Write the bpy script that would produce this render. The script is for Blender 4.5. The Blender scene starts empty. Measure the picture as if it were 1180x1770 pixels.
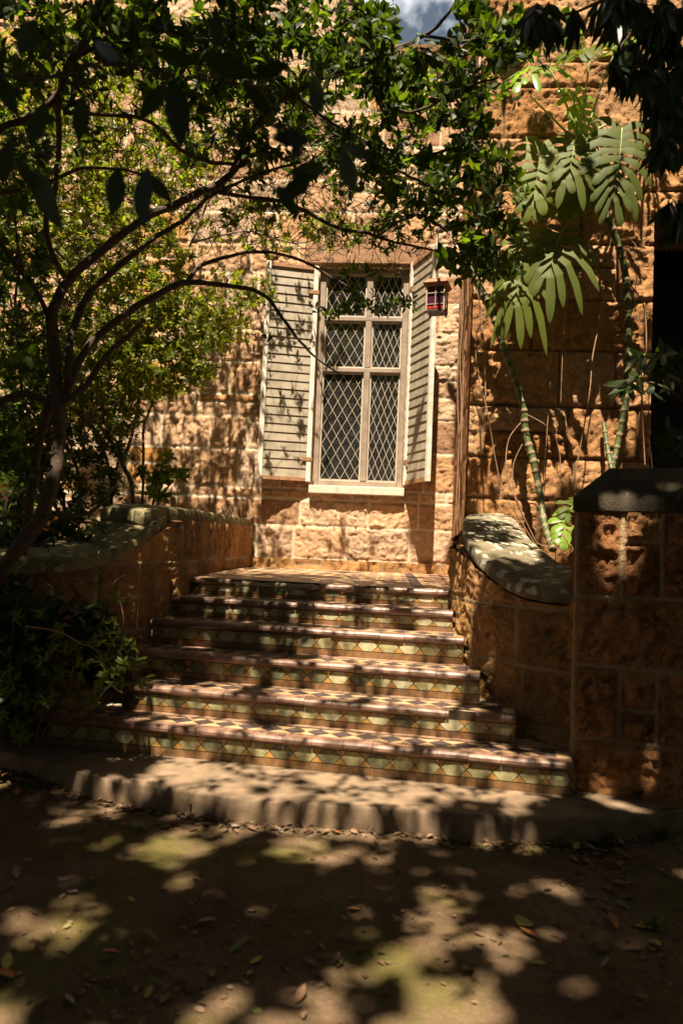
import bpy, math, random
import numpy as np
from mathutils import Vector, Matrix
from mathutils.bvhtree import BVHTree
random.seed(7); RS = np.random.RandomState(11)
R = math.radians
sc = bpy.context.scene
# ------------------------------------------------------------------ camera
F, PW, PH = 1250.0, 1180.0, 1770.0
CAM = Vector((0.0, -8.0, 1.2))
YAW, PITCH, ROLL = R(4.0), math.atan(60 / F), R(2.3)
CM = Matrix.Rotation(YAW, 3, 'Z') @ Matrix.Rotation(math.pi / 2 + PITCH, 3, 'X') @ Matrix.Rotation(ROLL, 3, 'Z')
cd = bpy.data.cameras.new('camera'); cam = bpy.data.objects.new('camera', cd); sc.collection.objects.link(cam)
cam.location = CAM; cam.rotation_euler = CM.to_euler()
cd.sensor_fit = 'VERTICAL'; cd.sensor_height = 36; cd.lens = 36 * F / PH; cd.clip_end = 500; cd.clip_start = .05
cd.dof.use_dof = True; cd.dof.focus_distance = 6.0; cd.dof.aperture_fstop = 2.4
sc.camera = cam
# ------------------------------------------------------------------ light
EL, AZ = R(66.5), R(9)
SUN = Vector((-math.cos(EL) * math.sin(AZ), -math.cos(EL) * math.cos(AZ), math.sin(EL)))
sl = bpy.data.lights.new('sun', 'SUN'); so = bpy.data.objects.new('sun', sl); sc.collection.objects.link(so)
sl.energy = 5.0; sl.angle = R(0.5); sl.color = (1.0, .87, .68)
so.rotation_euler = SUN.to_track_quat('Z', 'Y').to_euler()
w = bpy.data.worlds.new('World'); sc.world = w; w.use_nodes = True
nt = w.node_tree; nt.nodes.clear()
out = nt.nodes.new('ShaderNodeOutputWorld'); bg = nt.nodes.new('ShaderNodeBackground')
sky = nt.nodes.new('ShaderNodeTexSky'); sky.sky_type = 'NISHITA'; sky.sun_disc = False
sky.sun_elevation = EL; sky.sun_rotation = math.pi + AZ
tcw = nt.nodes.new('ShaderNodeTexCoord'); nzw = nt.nodes.new('ShaderNodeTexNoise'); nzw.inputs['Scale'].default_value = 9
nzw.inputs['Detail'].default_value = 5
rw = nt.nodes.new('ShaderNodeValToRGB'); rw.color_ramp.elements[0].position = .42; rw.color_ramp.elements[1].position = .60
mxw = nt.nodes.new('ShaderNodeMixRGB'); mxw.inputs[2].default_value = (16, 19, 26, 1)
nt.links.new(tcw.outputs['Generated'], nzw.inputs['Vector']); nt.links.new(nzw.outputs['Fac'], rw.inputs[0])
dpw = nt.nodes.new('ShaderNodeVectorMath'); dpw.operation = 'DOT_PRODUCT'   # a cloud bank standing over the house
nmw = nt.nodes.new('ShaderNodeVectorMath'); nmw.operation = 'NORMALIZE'; nt.links.new(tcw.outputs['Generated'], nmw.inputs[0]); nt.links.new(nmw.outputs[0], dpw.inputs[0])
dpw.inputs[1].default_value = (.05, .78, .62)
rgw = nt.nodes.new('ShaderNodeMapRange'); rgw.inputs[1].default_value = .93; rgw.inputs[2].default_value = .985; nt.links.new(dpw.outputs['Value'], rgw.inputs[0])
adw = nt.nodes.new('ShaderNodeMath'); adw.operation = 'MULTIPLY'; nt.links.new(rgw.outputs[0], adw.inputs[0]); nt.links.new(rw.outputs[0], adw.inputs[1]); nt.links.new(adw.outputs[0], mxw.inputs[0]); nt.links.new(sky.outputs[0], mxw.inputs[1])
wbw = nt.nodes.new('ShaderNodeMixRGB'); wbw.blend_type = 'MULTIPLY'; wbw.inputs[0].default_value = 1; wbw.inputs[2].default_value = (.84, .70, .52, 1)   # warm white balance of the picture
nt.links.new(mxw.outputs[0], wbw.inputs[1]); nt.links.new(wbw.outputs[0], bg.inputs[0]); nt.links.new(bg.outputs[0], out.inputs[0])
bg.inputs[1].default_value = 0.05
sc.view_settings.view_transform = 'Standard'; sc.view_settings.look = 'None'; sc.view_settings.gamma = 1
sc.view_settings.exposure = 1.72
sc.cycles.max_bounces = 7; sc.cycles.diffuse_bounces = 2; sc.cycles.transparent_max_bounces = 10
sc.cycles.sample_clamp_indirect = 4

FWD = Vector((-math.sin(YAW), math.cos(YAW), 0)); RGT = Vector((math.cos(YAW), math.sin(YAW), 0))
def ray(px, py):
    return CM @ Vector(((px - PW / 2) / F, (PH / 2 - py) / F, -1.0))
def W(px, py, d):            # point seen at a photo pixel, d metres ahead (horizontally)
    v = ray(px, py); return CAM + v * (d / v.dot(FWD))
def atz(px, py, z):
    v = ray(px, py); return CAM + v * ((z - CAM.z) / v.z)
def aty(px, py, y):
    v = ray(px, py); return CAM + v * ((y - CAM.y) / v.y)
def online(px, o, u):        # plan point where the vertical plane of column px crosses the line o + t*u
    v = ray(px, 950); a = Vector((v.x, v.y)); o2 = Vector((o.x, o.y)); c = Vector((CAM.x, CAM.y))
    det = a.x * (-u.y) + a.y * u.x
    b = o2 - c; s = (b.x * (-u.y) + b.y * u.x) / det
    p = c + a * s; return p
# ------------------------------------------------------------------ numpy noise
def _h(ix, iy, iz, s):
    n = (ix.astype(np.int64) * 374761393 + iy.astype(np.int64) * 668265263 + iz.astype(np.int64) * 2147483647 + s * 974711) & 0xffffffff
    n = ((n ^ (n >> 13)) * 1274126177) & 0xffffffff
    n = ((n ^ (n >> 15)) * 2246822519) & 0xffffffff
    return ((n ^ (n >> 16)) & 0xffffff) / float(0xffffff)
def vn(x, y, z=0.0, s=0):
    x, y, z = np.broadcast_arrays(np.asarray(x, float), np.asarray(y, float), np.asarray(z, float))
    ix, iy, iz = np.floor(x), np.floor(y), np.floor(z); fx, fy, fz = x - ix, y - iy, z - iz
    fx, fy, fz = [t * t * (3 - 2 * t) for t in (fx, fy, fz)]
    r = 0
    for a in (0, 1):
        for b in (0, 1):
            for c in (0, 1):
                r = r + _h(ix + a, iy + b, iz + c, s) * (fx if a else 1 - fx) * (fy if b else 1 - fy) * (fz if c else 1 - fz)
    return r
def fbm(x, y, z=0.0, s=0, o=4):
    r = 0; a = .5; f = 1.0; t = 0
    for i in range(o):
        r = r + a * vn(x * f, y * f, np.asarray(z) * f, s + i * 17); t += a; a *= .5; f *= 2.03
    return r / t
def facets(x, y, s=0, key=0.0, tilt=.9):
    ix, iy = np.floor(x), np.floor(y); best = np.full(x.shape, 9e9); h = np.zeros(x.shape)
    kz = np.floor(np.asarray(key) * 1000)
    for a in (-1, 0, 1):
        for b in (-1, 0, 1):
            cx, cy = ix + a, iy + b; px_, py_ = cx + _h(cx, cy, kz, s), cy + _h(cx, cy, kz, s + 1); d = (x - px_) ** 2 + (y - py_) ** 2
            v = (_h(cx, cy, kz, s + 2) - .5) + tilt * ((_h(cx, cy, kz, s + 3) - .5) * (x - px_) + (_h(cx, cy, kz, s + 4) - .5) * (y - py_) * 1.6)
            m = d < best; best = np.where(m, d, best); h = np.where(m, v, h)
    return h
def sst(a, b, x):
    t = np.clip((x - a) / (b - a), 0, 1); return t * t * (3 - 2 * t)
# ------------------------------------------------------------------ objects helpers
def link(o): sc.collection.objects.link(o); return o
def setp(o, label=None, cat=None, group=None, kind=None):
    if label: o['label'] = label
    if cat: o['category'] = cat
    if group: o['group'] = group
    if kind: o['kind'] = kind
    return o
def empty(name, loc, label=None, cat=None, group=None):
    o = bpy.data.objects.new(name, None); o.location = loc; o.empty_display_size = .1; link(o)
    return setp(o, label, cat, group)
def attach(o, parent):
    if parent is not None:
        o.parent = parent
        bpy.context.view_layer.update()
        o.matrix_parent_inverse = parent.matrix_world.inverted()
def quads_mesh(name, V, Q, mats, parent=None, smooth=False, attrs=None, midx=None):
    V = np.asarray(V, np.float32).reshape(-1, 3); Q = np.asarray(Q, np.int32).reshape(-1, 4)
    me = bpy.data.meshes.new(name); me.vertices.add(len(V)); me.vertices.foreach_set('co', V.ravel())
    me.loops.add(Q.size); me.loops.foreach_set('vertex_index', Q.ravel())
    me.polygons.add(len(Q)); me.polygons.foreach_set('loop_start', np.arange(0, Q.size, 4, dtype=np.int32))
    me.polygons.foreach_set('loop_total', np.full(len(Q), 4, np.int32))
    if smooth: me.polygons.foreach_set('use_smooth', np.ones(len(Q), bool))
    if midx is not None: me.polygons.foreach_set('material_index', np.asarray(midx, np.int32))
    me.update(calc_edges=True)
    for k, a in (attrs or {}).items():
        at = me.attributes.new(k, 'FLOAT', 'POINT'); at.data.foreach_set('value', np.asarray(a, np.float32).ravel())
    for m in (mats if isinstance(mats, (list, tuple)) else [mats]): me.materials.append(m)
    o = bpy.data.objects.new(name, me); link(o); attach(o, parent); return o
class MB:
    def __init__(s): s.v = []; s.f = []; s.m = []
    def face(s, pts, m=0):
        b = len(s.v); s.v += [tuple(p) for p in pts]; s.f.append(tuple(range(b, b + len(pts)))); s.m.append(m)
    def hexa(s, p, m=0):      # 8 pts: bottom 4 ccw, top 4
        b = len(s.v); s.v += [tuple(q) for q in p]
        for f in ((3, 2, 1, 0), (4, 5, 6, 7), (0, 1, 5, 4), (1, 2, 6, 5), (2, 3, 7, 6), (3, 0, 4, 7)):
            s.f.append(tuple(b + i for i in f)); s.m.append(m)
    def box(s, c, e, ax=None, m=0):   # centre, half sizes, axes
        c = Vector(c); X, Y, Z = ax or (Vector((1, 0, 0)), Vector((0, 1, 0)), Vector((0, 0, 1)))
        p = [c + X * (e[0] * a) + Y * (e[1] * b) + Z * (e[2] * d) for d in (-1, 1) for a, b in ((-1, -1), (1, -1), (1, 1), (-1, 1))]
        s.hexa(p, m)
    def prism(s, poly, z0, z1, m=0, mt=None):   # plan polygon ccw
        n = len(poly); b = len(s.v)
        s.v += [(p[0], p[1], z0) for p in poly] + [(p[0], p[1], z1) for p in poly]
        for i in range(n):
            j = (i + 1) % n; s.f.append((b + i, b + j, b + n + j, b + n + i)); s.m.append(m)
        s.f.append(tuple(b + n + i for i in range(n))); s.m.append(m if mt is None else mt)
        s.f.append(tuple(b + n - 1 - i for i in range(n))); s.m.append(m)
    def tube(s, pts, rad, n=6, m=0, cap=True):
        pts = [Vector(p) for p in pts]; k = len(pts)
        if not hasattr(rad, '__len__'): rad = [rad] * k
        up = None; b = len(s.v)
        for i, p in enumerate(pts):
            t = (pts[min(i + 1, k - 1)] - pts[max(i - 1, 0)])
            if t.length < 1e-7: t = Vector((0, 0, 1))
            t.normalize()
            if up is None: up = t.orthogonal().normalized()
            up = (up - t * up.dot(t))
            up = up.normalized() if up.length > 1e-5 else t.orthogonal().normalized()
            q = t.cross(up)
            for j in range(n):
                a = 2 * math.pi * j / n
                s.v.append(tuple(p + (up * math.cos(a) + q * math.sin(a)) * rad[i]))
        for i in range(k - 1):
            for j in range(n):
                j2 = (j + 1) % n
                s.f.append((b + i * n + j, b + i * n + j2, b + (i + 1) * n + j2, b + (i + 1) * n + j)); s.m.append(m)
        if cap and n > 2:
            s.f.append(tuple(b + n - 1 - j for j in range(n))); s.m.append(m)
            s.f.append(tuple(b + (k - 1) * n + j for j in range(n))); s.m.append(m)
    def build(s, name, mats, parent=None, smooth=False, bevel=0):
        me = bpy.data.meshes.new(name); me.from_pydata(s.v, [], s.f)
        me.polygons.foreach_set('material_index', s.m)
        if smooth: me.polygons.foreach_set('use_smooth', [True] * len(s.f))
        for m in (mats if isinstance(mats, (list, tuple)) else [mats]): me.materials.append(m)
        me.update(); o = bpy.data.objects.new(name, me); link(o); attach(o, parent)
        if bevel:
            b = o.modifiers.new('b', 'BEVEL'); b.width = bevel; b.segments = 2; b.limit_method = 'ANGLE'
        return o
def crom(pts, n):            # smooth resample of a polyline
    P = np.array([list(p) for p in pts], float); k = len(P); T = np.linspace(0, k - 1, n); o = []
    for t in T:
        i = min(int(t), k - 2); f = t - i
        p0, p1, p2, p3 = P[max(i - 1, 0)], P[i], P[i + 1], P[min(i + 2, k - 1)]
        o.append(.5 * (2 * p1 + (p2 - p0) * f + (2 * p0 - 5 * p1 + 4 * p2 - p3) * f * f + (3 * p1 - p0 - 3 * p2 + p3) * f ** 3))
    return np.array(o)
# ------------------------------------------------------------------ materials
def newmat(name):
    m = bpy.data.materials.new(name); m.use_nodes = True; n = m.node_tree; n.nodes.clear()
    o = n.nodes.new('ShaderNodeOutputMaterial'); b = n.nodes.new('ShaderNodeBsdfPrincipled'); n.links.new(b.outputs[0], o.inputs[0])
    return m, n, b, o
def N(n, t, **k):
    x = n.nodes.new(t)
    for a, v in k.items():
        if a in x.inputs: x.inputs[a].default_value = v
        else: setattr(x, a, v)
    return x
def noise(n, vec, scale, detail=4, rough=.55, dist=0):
    x = N(n, 'ShaderNodeTexNoise', Scale=scale, Detail=detail, Roughness=rough, Distortion=dist); n.links.new(vec, x.inputs['Vector']); return x.outputs['Fac']
def ramp(n, fac, stops):
    r = n.nodes.new('ShaderNodeValToRGB'); e = r.color_ramp.elements
    while len(e) < len(stops): e.new(.5)
    for i, (p, c) in enumerate(stops):
        e[i].position = p; e[i].color = (*c, 1) if hasattr(c, '__len__') else (c, c, c, 1)
    n.links.new(fac, r.inputs[0]); return r.outputs[0]
def mix(n, fac, a, b, mode='MIX'):
    x = n.nodes.new('ShaderNodeMixRGB'); x.blend_type = mode
    for i, v in enumerate((fac, a, b)):
        if hasattr(v, 'is_output'): n.links.new(v, x.inputs[i])
        elif hasattr(v, '__len__'): x.inputs[i].default_value = (*v, 1)
        else: x.inputs[i].default_value = v
    return x.outputs[0]
def bump(n, h, b, strength=.5, dist=.01):
    x = N(n, 'ShaderNodeBump', Strength=strength, Distance=dist); n.links.new(h, x.inputs['Height']); n.links.new(x.outputs[0], b.inputs['Normal'])
def coord(n, k='Object'): return n.nodes.new('ShaderNodeTexCoord').outputs[k]
def attr(n, name):
    a = n.nodes.new('ShaderNodeAttribute'); a.attribute_name = name; return a.outputs['Fac']
def stone_mat(name, stops, mortar, stain=(.05, .045, .035), stain_amt=.5, lich=0.0, green=0.0, fr=.035):
    m, n, b, o = newmat(name); c = coord(n)
    base = ramp(n, attr(n, 'blk'), stops)
    n1 = noise(n, c, 3.2, 6, .6); n2 = noise(n, c, 22, 6, .65); n3 = noise(n, c, 90, 3, .6)
    base = mix(n, .75, base, ramp(n, n1, [(.25, .62), (.55, 1.0), (.8, 1.22)]), 'MULTIPLY')
    base = mix(n, .8, base, ramp(n, n2, [(.3, .55), (.52, 1.0), (.75, 1.3)]), 'MULTIPLY')
    base = mix(n, .55, base, ramp(n, noise(n, c, 13, 9, .72, 1.2), [(.36, .35), (.5, 1.0), (.7, 1.15)]), 'MULTIPLY')
    base = mix(n, .45, base, ramp(n, n3, [(.3, .6), (.6, 1.15)]), 'MULTIPLY')
    ns = noise(n, c, 1.3, 7, .65, .6)
    sf = ramp(n, ns, [(.52, 0), (.72, stain_amt)])
    base = mix(n, sf, base, stain)
    mo = mix(n, noise(n, c, 40, 3), [x * .55 for x in mortar], mortar)
    base = mix(n, attr(n, 'mort'), base, mo)
    if lich:
        lf = ramp(n, noise(n, c, 16, 5, .6), [(.62, 0), (.66, lich)]); base = mix(n, lf, base, (.34, .33, .27))
    if green:
        gf = ramp(n, noise(n, c, 5, 5, .6), [(.5, 0), (.7, green)]); base = mix(n, gf, base, (.09, .10, .03))
    n.links.new(base, b.inputs['Base Color']); b.inputs['Roughness'].default_value = .93; b.inputs['Specular IOR Level'].default_value = .25
    n4 = noise(n, c, 13, 9, .72, 1.2)
    bump(n, mix(n, .35, n4, n3), b, 1.0, fr); return m
M_fac = stone_mat('facade_sandstone', [(0, (.34, .19, .105)), (.2, (.48, .27, .14)), (.4, (.57, .35, .20)), (.58, (.61, .395, .245)), (.75, (.44, .30, .195)), (.9, (.50, .27, .12)), (1, (.50, .235, .06))], (.72, .60, .42), stain_amt=.3, fr=.014)
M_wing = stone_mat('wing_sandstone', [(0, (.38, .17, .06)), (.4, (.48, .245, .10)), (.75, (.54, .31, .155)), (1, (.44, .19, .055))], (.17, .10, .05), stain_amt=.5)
M_pier = stone_mat('pier_sandstone', [(0, (.34, .145, .05)), (.5, (.43, .19, .07)), (1, (.48, .235, .09))], (.50, .36, .20), stain_amt=.35, fr=.05)
M_para = stone_mat('parapet_sandstone', [(0, (.34, .165, .065)), (.5, (.44, .23, .09)), (1, (.52, .27, .09))], (.42, .30, .17), stain_amt=.55, green=.3)
def simple(name, col, rough=.7, var=.35, sc_=18, bmp=.3, col2=None, spec=.4, metal=0):
    m, n, b, o = newmat(name); c = coord(n)
    f = noise(n, c, sc_, 5, .6)
    c2 = col2 or [x * (1 - var) for x in col]
    n.links.new(ramp(n, f, [(.3, c2), (.65, col)]), b.inputs['Base Color'])
    b.inputs['Roughness'].default_value = rough; b.inputs['Specular IOR Level'].default_value = spec; b.inputs['Metallic'].default_value = metal
    if bmp: bump(n, noise(n, c, sc_ * 3, 4), b, bmp, .004)
    return m
def coping_mat(name, base1, base2, lichen, amt):
    m, n, b, o = newmat(name); c = coord(n)
    col = ramp(n, noise(n, c, 7, 7, .65), [(.3, base2), (.6, base1)])
    vo = N(n, 'ShaderNodeTexVoronoi', Scale=13.0); dd = N(n, 'ShaderNodeTexNoise', Scale=9.0, Detail=4.0); n.links.new(c, dd.inputs['Vector'])
    vm = N(n, 'ShaderNodeVectorMath', operation='MULTIPLY_ADD'); n.links.new(dd.outputs['Color'], vm.inputs[0]); vm.inputs[1].default_value = (.12, .12, .12); n.links.new(c, vm.inputs[2])
    n.links.new(vm.outputs[0], vo.inputs['Vector'])
    lf = ramp(n, vo.outputs['Distance'], [(.28, 1), (.42, 0)])
    gate = ramp(n, noise(n, c, 6, 3, .5), [(.52 - amt * .2, 0), (.58 - amt * .2, 1)])
    fine = ramp(n, noise(n, c, 60, 3, .6), [(.35, .35), (.6, 1)])
    lf = mix(n, 1, mix(n, 1, lf, gate, 'MULTIPLY'), fine, 'MULTIPLY')
    col = mix(n, lf, col, lichen); n.links.new(col, b.inputs['Base Color'])
    b.inputs['Roughness'].default_value = .95; b.inputs['Specular IOR Level'].default_value = .2
    bump(n, mix(n, .5, noise(n, c, 30, 6, .65), noise(n, c, 100, 3)), b, .8, .012); return m
M_cop = coping_mat('lichened_coping', (.20, .165, .10), (.07, .055, .035), (.50, .46, .36), 1.0)
M_copl = coping_mat('mossy_coping', (.20, .17, .085), (.085, .07, .03), (.34, .30, .17), .4)
M_cap = coping_mat('pier_cap_stone', (.07, .054, .036), (.03, .024, .017), (.26, .24, .19), -.3)
M_conc = simple('worn_concrete', (.22, .15, .092), .9, .5, 9, .5, (.11, .072, .04))
M_trim = simple('dressed_stone', (.50, .34, .20), .85, .3, 14, .3)
M_sill = simple('painted_sill', (.62, .52, .40), .7, .25, 20, .2)
def paint_mat(name, col, dirt, rust=(.28, .13, .05), ra=.6):
    m, n, b, o = newmat(name); c = coord(n)
    base = ramp(n, noise(n, c, 9, 5, .6), [(.35, dirt), (.62, col)])
    f = ramp(n, noise(n, c, 26, 5, .7), [(.62, 0), (.68, ra)])
    base = mix(n, f, base, rust); n.links.new(base, b.inputs['Base Color']); b.inputs['Roughness'].default_value = .6
    bump(n, noise(n, c, 60, 4), b, .25, .003); return m
M_white = paint_mat('flaking_white_paint', (.74, .68, .58), (.55, .47, .36))
M_slat = paint_mat('weathered_louvre_paint', (.33, .275, .20), (.22, .18, .125), (.3, .2, .12), .3)
M_rust = simple('rusty_timber', (.36, .19, .09), .8, .5, 30, .4)
M_frame = paint_mat('window_frame_paint', (.28, .21, .155), (.19, .14, .10), (.2, .12, .08), .3)
M_lead = simple('lead_lattice', (.46, .39, .30), .6, .2, 40, .1)
def glass_mat():
    m, n, b, o = newmat('dusty_leaded_glass'); c = coord(n)
    gl = N(n, 'ShaderNodeBsdfGlossy', Roughness=.05); gl.inputs[0].default_value = (.75, .8, .85, 1)
    tr = N(n, 'ShaderNodeBsdfTransparent'); tr.inputs[0].default_value = (.5, .5, .5, 1)
    df = N(n, 'ShaderNodeBsdfDiffuse'); df.inputs[0].default_value = (.16, .15, .13, 1)
    fr = N(n, 'ShaderNodeFresnel', IOR=2.1)
    m1 = n.nodes.new('ShaderNodeMixShader'); n.links.new(fr.outputs[0], m1.inputs[0]); n.links.new(tr.outputs[0], m1.inputs[1]); n.links.new(gl.outputs[0], m1.inputs[2])
    m2 = n.nodes.new('ShaderNodeMixShader'); dust = ramp(n, noise(n, c, 70, 5, .7), [(.48, .05), (.72, .45)])
    n.links.new(dust, m2.inputs[0]); n.links.new(m1.outputs[0], m2.inputs[1]); n.links.new(df.outputs[0], m2.inputs[2])
    bp = N(n, 'ShaderNodeBump', Strength=.12, Distance=.02); n.links.new(noise(n, c, 9, 2), bp.inputs['Height']); n.links.new(bp.outputs[0], gl.inputs['Normal'])
    n.links.new(m2.outputs[0], o.inputs[0]); n.nodes.remove(b); return m
M_glass = glass_mat()
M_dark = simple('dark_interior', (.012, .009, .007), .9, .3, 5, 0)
M_door = simple('dark_door_timber', (.03, .012, .008), .6, .3, 8, .2)
def tile_mat(name, col, col2, dirt=.5, rough=.35, sc_=20):
    m, n, b, o = newmat(name); c = coord(n)
    base = ramp(n, noise(n, c, sc_, 4, .6, .3), [(.32, col2), (.62, col)])
    d = ramp(n, noise(n, c, 6, 7, .7), [(.48, 0), (.68, dirt)]); base = mix(n, d, base, (.05, .045, .025))
    n.links.new(base, b.inputs['Base Color']); b.inputs['Roughness'].default_value = rough
    bump(n, noise(n, c, 35, 4), b, .2, .004); return m
M_tg = [tile_mat('sage_glazed_tile', (.39, .34, .175), (.20, .18, .085), .55, .25), tile_mat('dark_sage_glazed_tile', (.15, .14, .07), (.05, .05, .026), .5, .25), tile_mat('pale_sage_glazed_tile', (.50, .45, .28), (.32, .29, .16), .35, .25)]
M_ty = tile_mat('ochre_tile', (.40, .215, .055), (.25, .125, .03), .55, .45)
M_tb = tile_mat('brown_tile', (.24, .125, .05), (.13, .065, .025), .5, .5)
M_gr = simple('dark_grout', (.06, .035, .018), .9, .3, 30, .2)
M_nose = tile_mat('plum_bullnose_tile', (.27, .15, .10), (.16, .085, .055), .55, .45)
M_cream = tile_mat('buff_tile', (.45, .285, .15), (.33, .20, .10), .6, .55)
M_blk = tile_mat('black_tile', (.075, .05, .045), (.035, .024, .022), .3, .5)
M_pink = tile_mat('dusky_pink_tile', (.32, .185, .115), (.23, .13, .08), .45, .5)
M_mort = simple('broken_mortar', (.45, .36, .24), .95, .4, 40, .6)
def bark_mat(name, a, b_):
    m, n, b, o = newmat(name); c = coord(n)
    n.links.new(ramp(n, noise(n, c, 25, 6, .7), [(.35, b_), (.65, a)]), b.inputs['Base Color'])
    b.inputs['Roughness'].default_value = .85; bump(n, noise(n, c, 60, 5), b, .6, .006); return m
M_bark = bark_mat('brown_bark', (.22, .14, .08), (.09, .055, .03))
M_bark2 = bark_mat('dark_bark', (.085, .052, .032), (.03, .018, .011))
M_root = bark_mat('tan_aerial_root', (.34, .20, .11), (.20, .11, .06))
def leaf_mat(name, stops, trans, tcol, rough=.35, spec=.5, tint=1.0):
    m, n, b, o = newmat(name)
    col = ramp(n, attr(n, 'rnd'), stops)
    n.links.new(col, b.inputs['Base Color']); b.inputs['Roughness'].default_value = rough; b.inputs['Specular IOR Level'].default_value = spec
    t = n.nodes.new('ShaderNodeBsdfTranslucent'); n.links.new(mix(n, 1, col, tcol, 'MULTIPLY'), t.inputs[0])
    mx = n.nodes.new('ShaderNodeMixShader'); mx.inputs[0].default_value = trans
    n.links.new(b.outputs[0], mx.inputs[1]); n.links.new(t.outputs[0], mx.inputs[2]); n.links.new(mx.outputs[0], o.inputs[0]); return m
M_lazal = leaf_mat('azalea_leaf', [(0, (.035, .05, .007)), (.4, (.11, .135, .012)), (.85, (.23, .235, .02)), (1, (.22, .13, .03))], .45, (1.7, 1.9, .7), .5, .3)
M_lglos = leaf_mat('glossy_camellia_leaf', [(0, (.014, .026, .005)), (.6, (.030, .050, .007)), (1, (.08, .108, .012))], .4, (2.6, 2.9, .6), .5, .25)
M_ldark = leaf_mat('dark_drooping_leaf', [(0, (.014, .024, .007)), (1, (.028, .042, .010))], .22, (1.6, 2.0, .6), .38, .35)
M_lcan = leaf_mat('canopy_leaf', [(0, (.03, .05, .012)), (1, (.06, .09, .018))], .12, (1.4, 1.7, .6), .5, .3)
M_lmon = leaf_mat('monstera_leaf', [(0, (.07, .088, .012)), (.5, (.115, .138, .018)), (1, (.20, .25, .03))], .35, (1.8, 2.0, .6), .58, .22)
M_lpale = leaf_mat('lime_monstera_leaf', [(0, (.16, .25, .03)), (1, (.26, .36, .04))], .45, (1.6, 1.9, .6), .35, .4)
M_rib = simple('pale_green_leaf_rib', (.26, .33, .11), .5, .2, 20, 0)
def fallen(name, c1): return simple(name, c1, .6, .45, 40, .2)
M_fall = [fallen('fallen_leaf_brown', (.22, .11, .05)), fallen('fallen_leaf_orange', (.42, .15, .04)), fallen('fallen_leaf_yellow', (.42, .33, .06)), fallen('fallen_leaf_green', (.10, .18, .03)), fallen('fallen_leaf_grey', (.26, .20, .15))]
def ground_mat():
    m, n, b, o = newmat('garden_soil'); c = coord(n)
    base = ramp(n, noise(n, c, 2.2, 6, .6), [(.35, (.11, .068, .037)), (.6, (.20, .13, .075))])
    base = mix(n, .7, base, ramp(n, noise(n, c, 40, 5, .7), [(.3, .55), (.7, 1.2)]), 'MULTIPLY')
    mo = ramp(n, noise(n, c, 1.6, 5, .65, .4), [(.48, 0), (.6, .75)]); base = mix(n, mo, base, (.115, .10, .022))
    n.links.new(base, b.inputs['Base Color']); b.inputs['Roughness'].default_value = .95; b.inputs['Specular IOR Level'].default_value = .15
    bump(n, mix(n, .5, noise(n, c, 25, 6, .7), noise(n, c, 110, 4, .7)), b, 1.0, .025); return m
M_ground = ground_mat()
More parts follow.
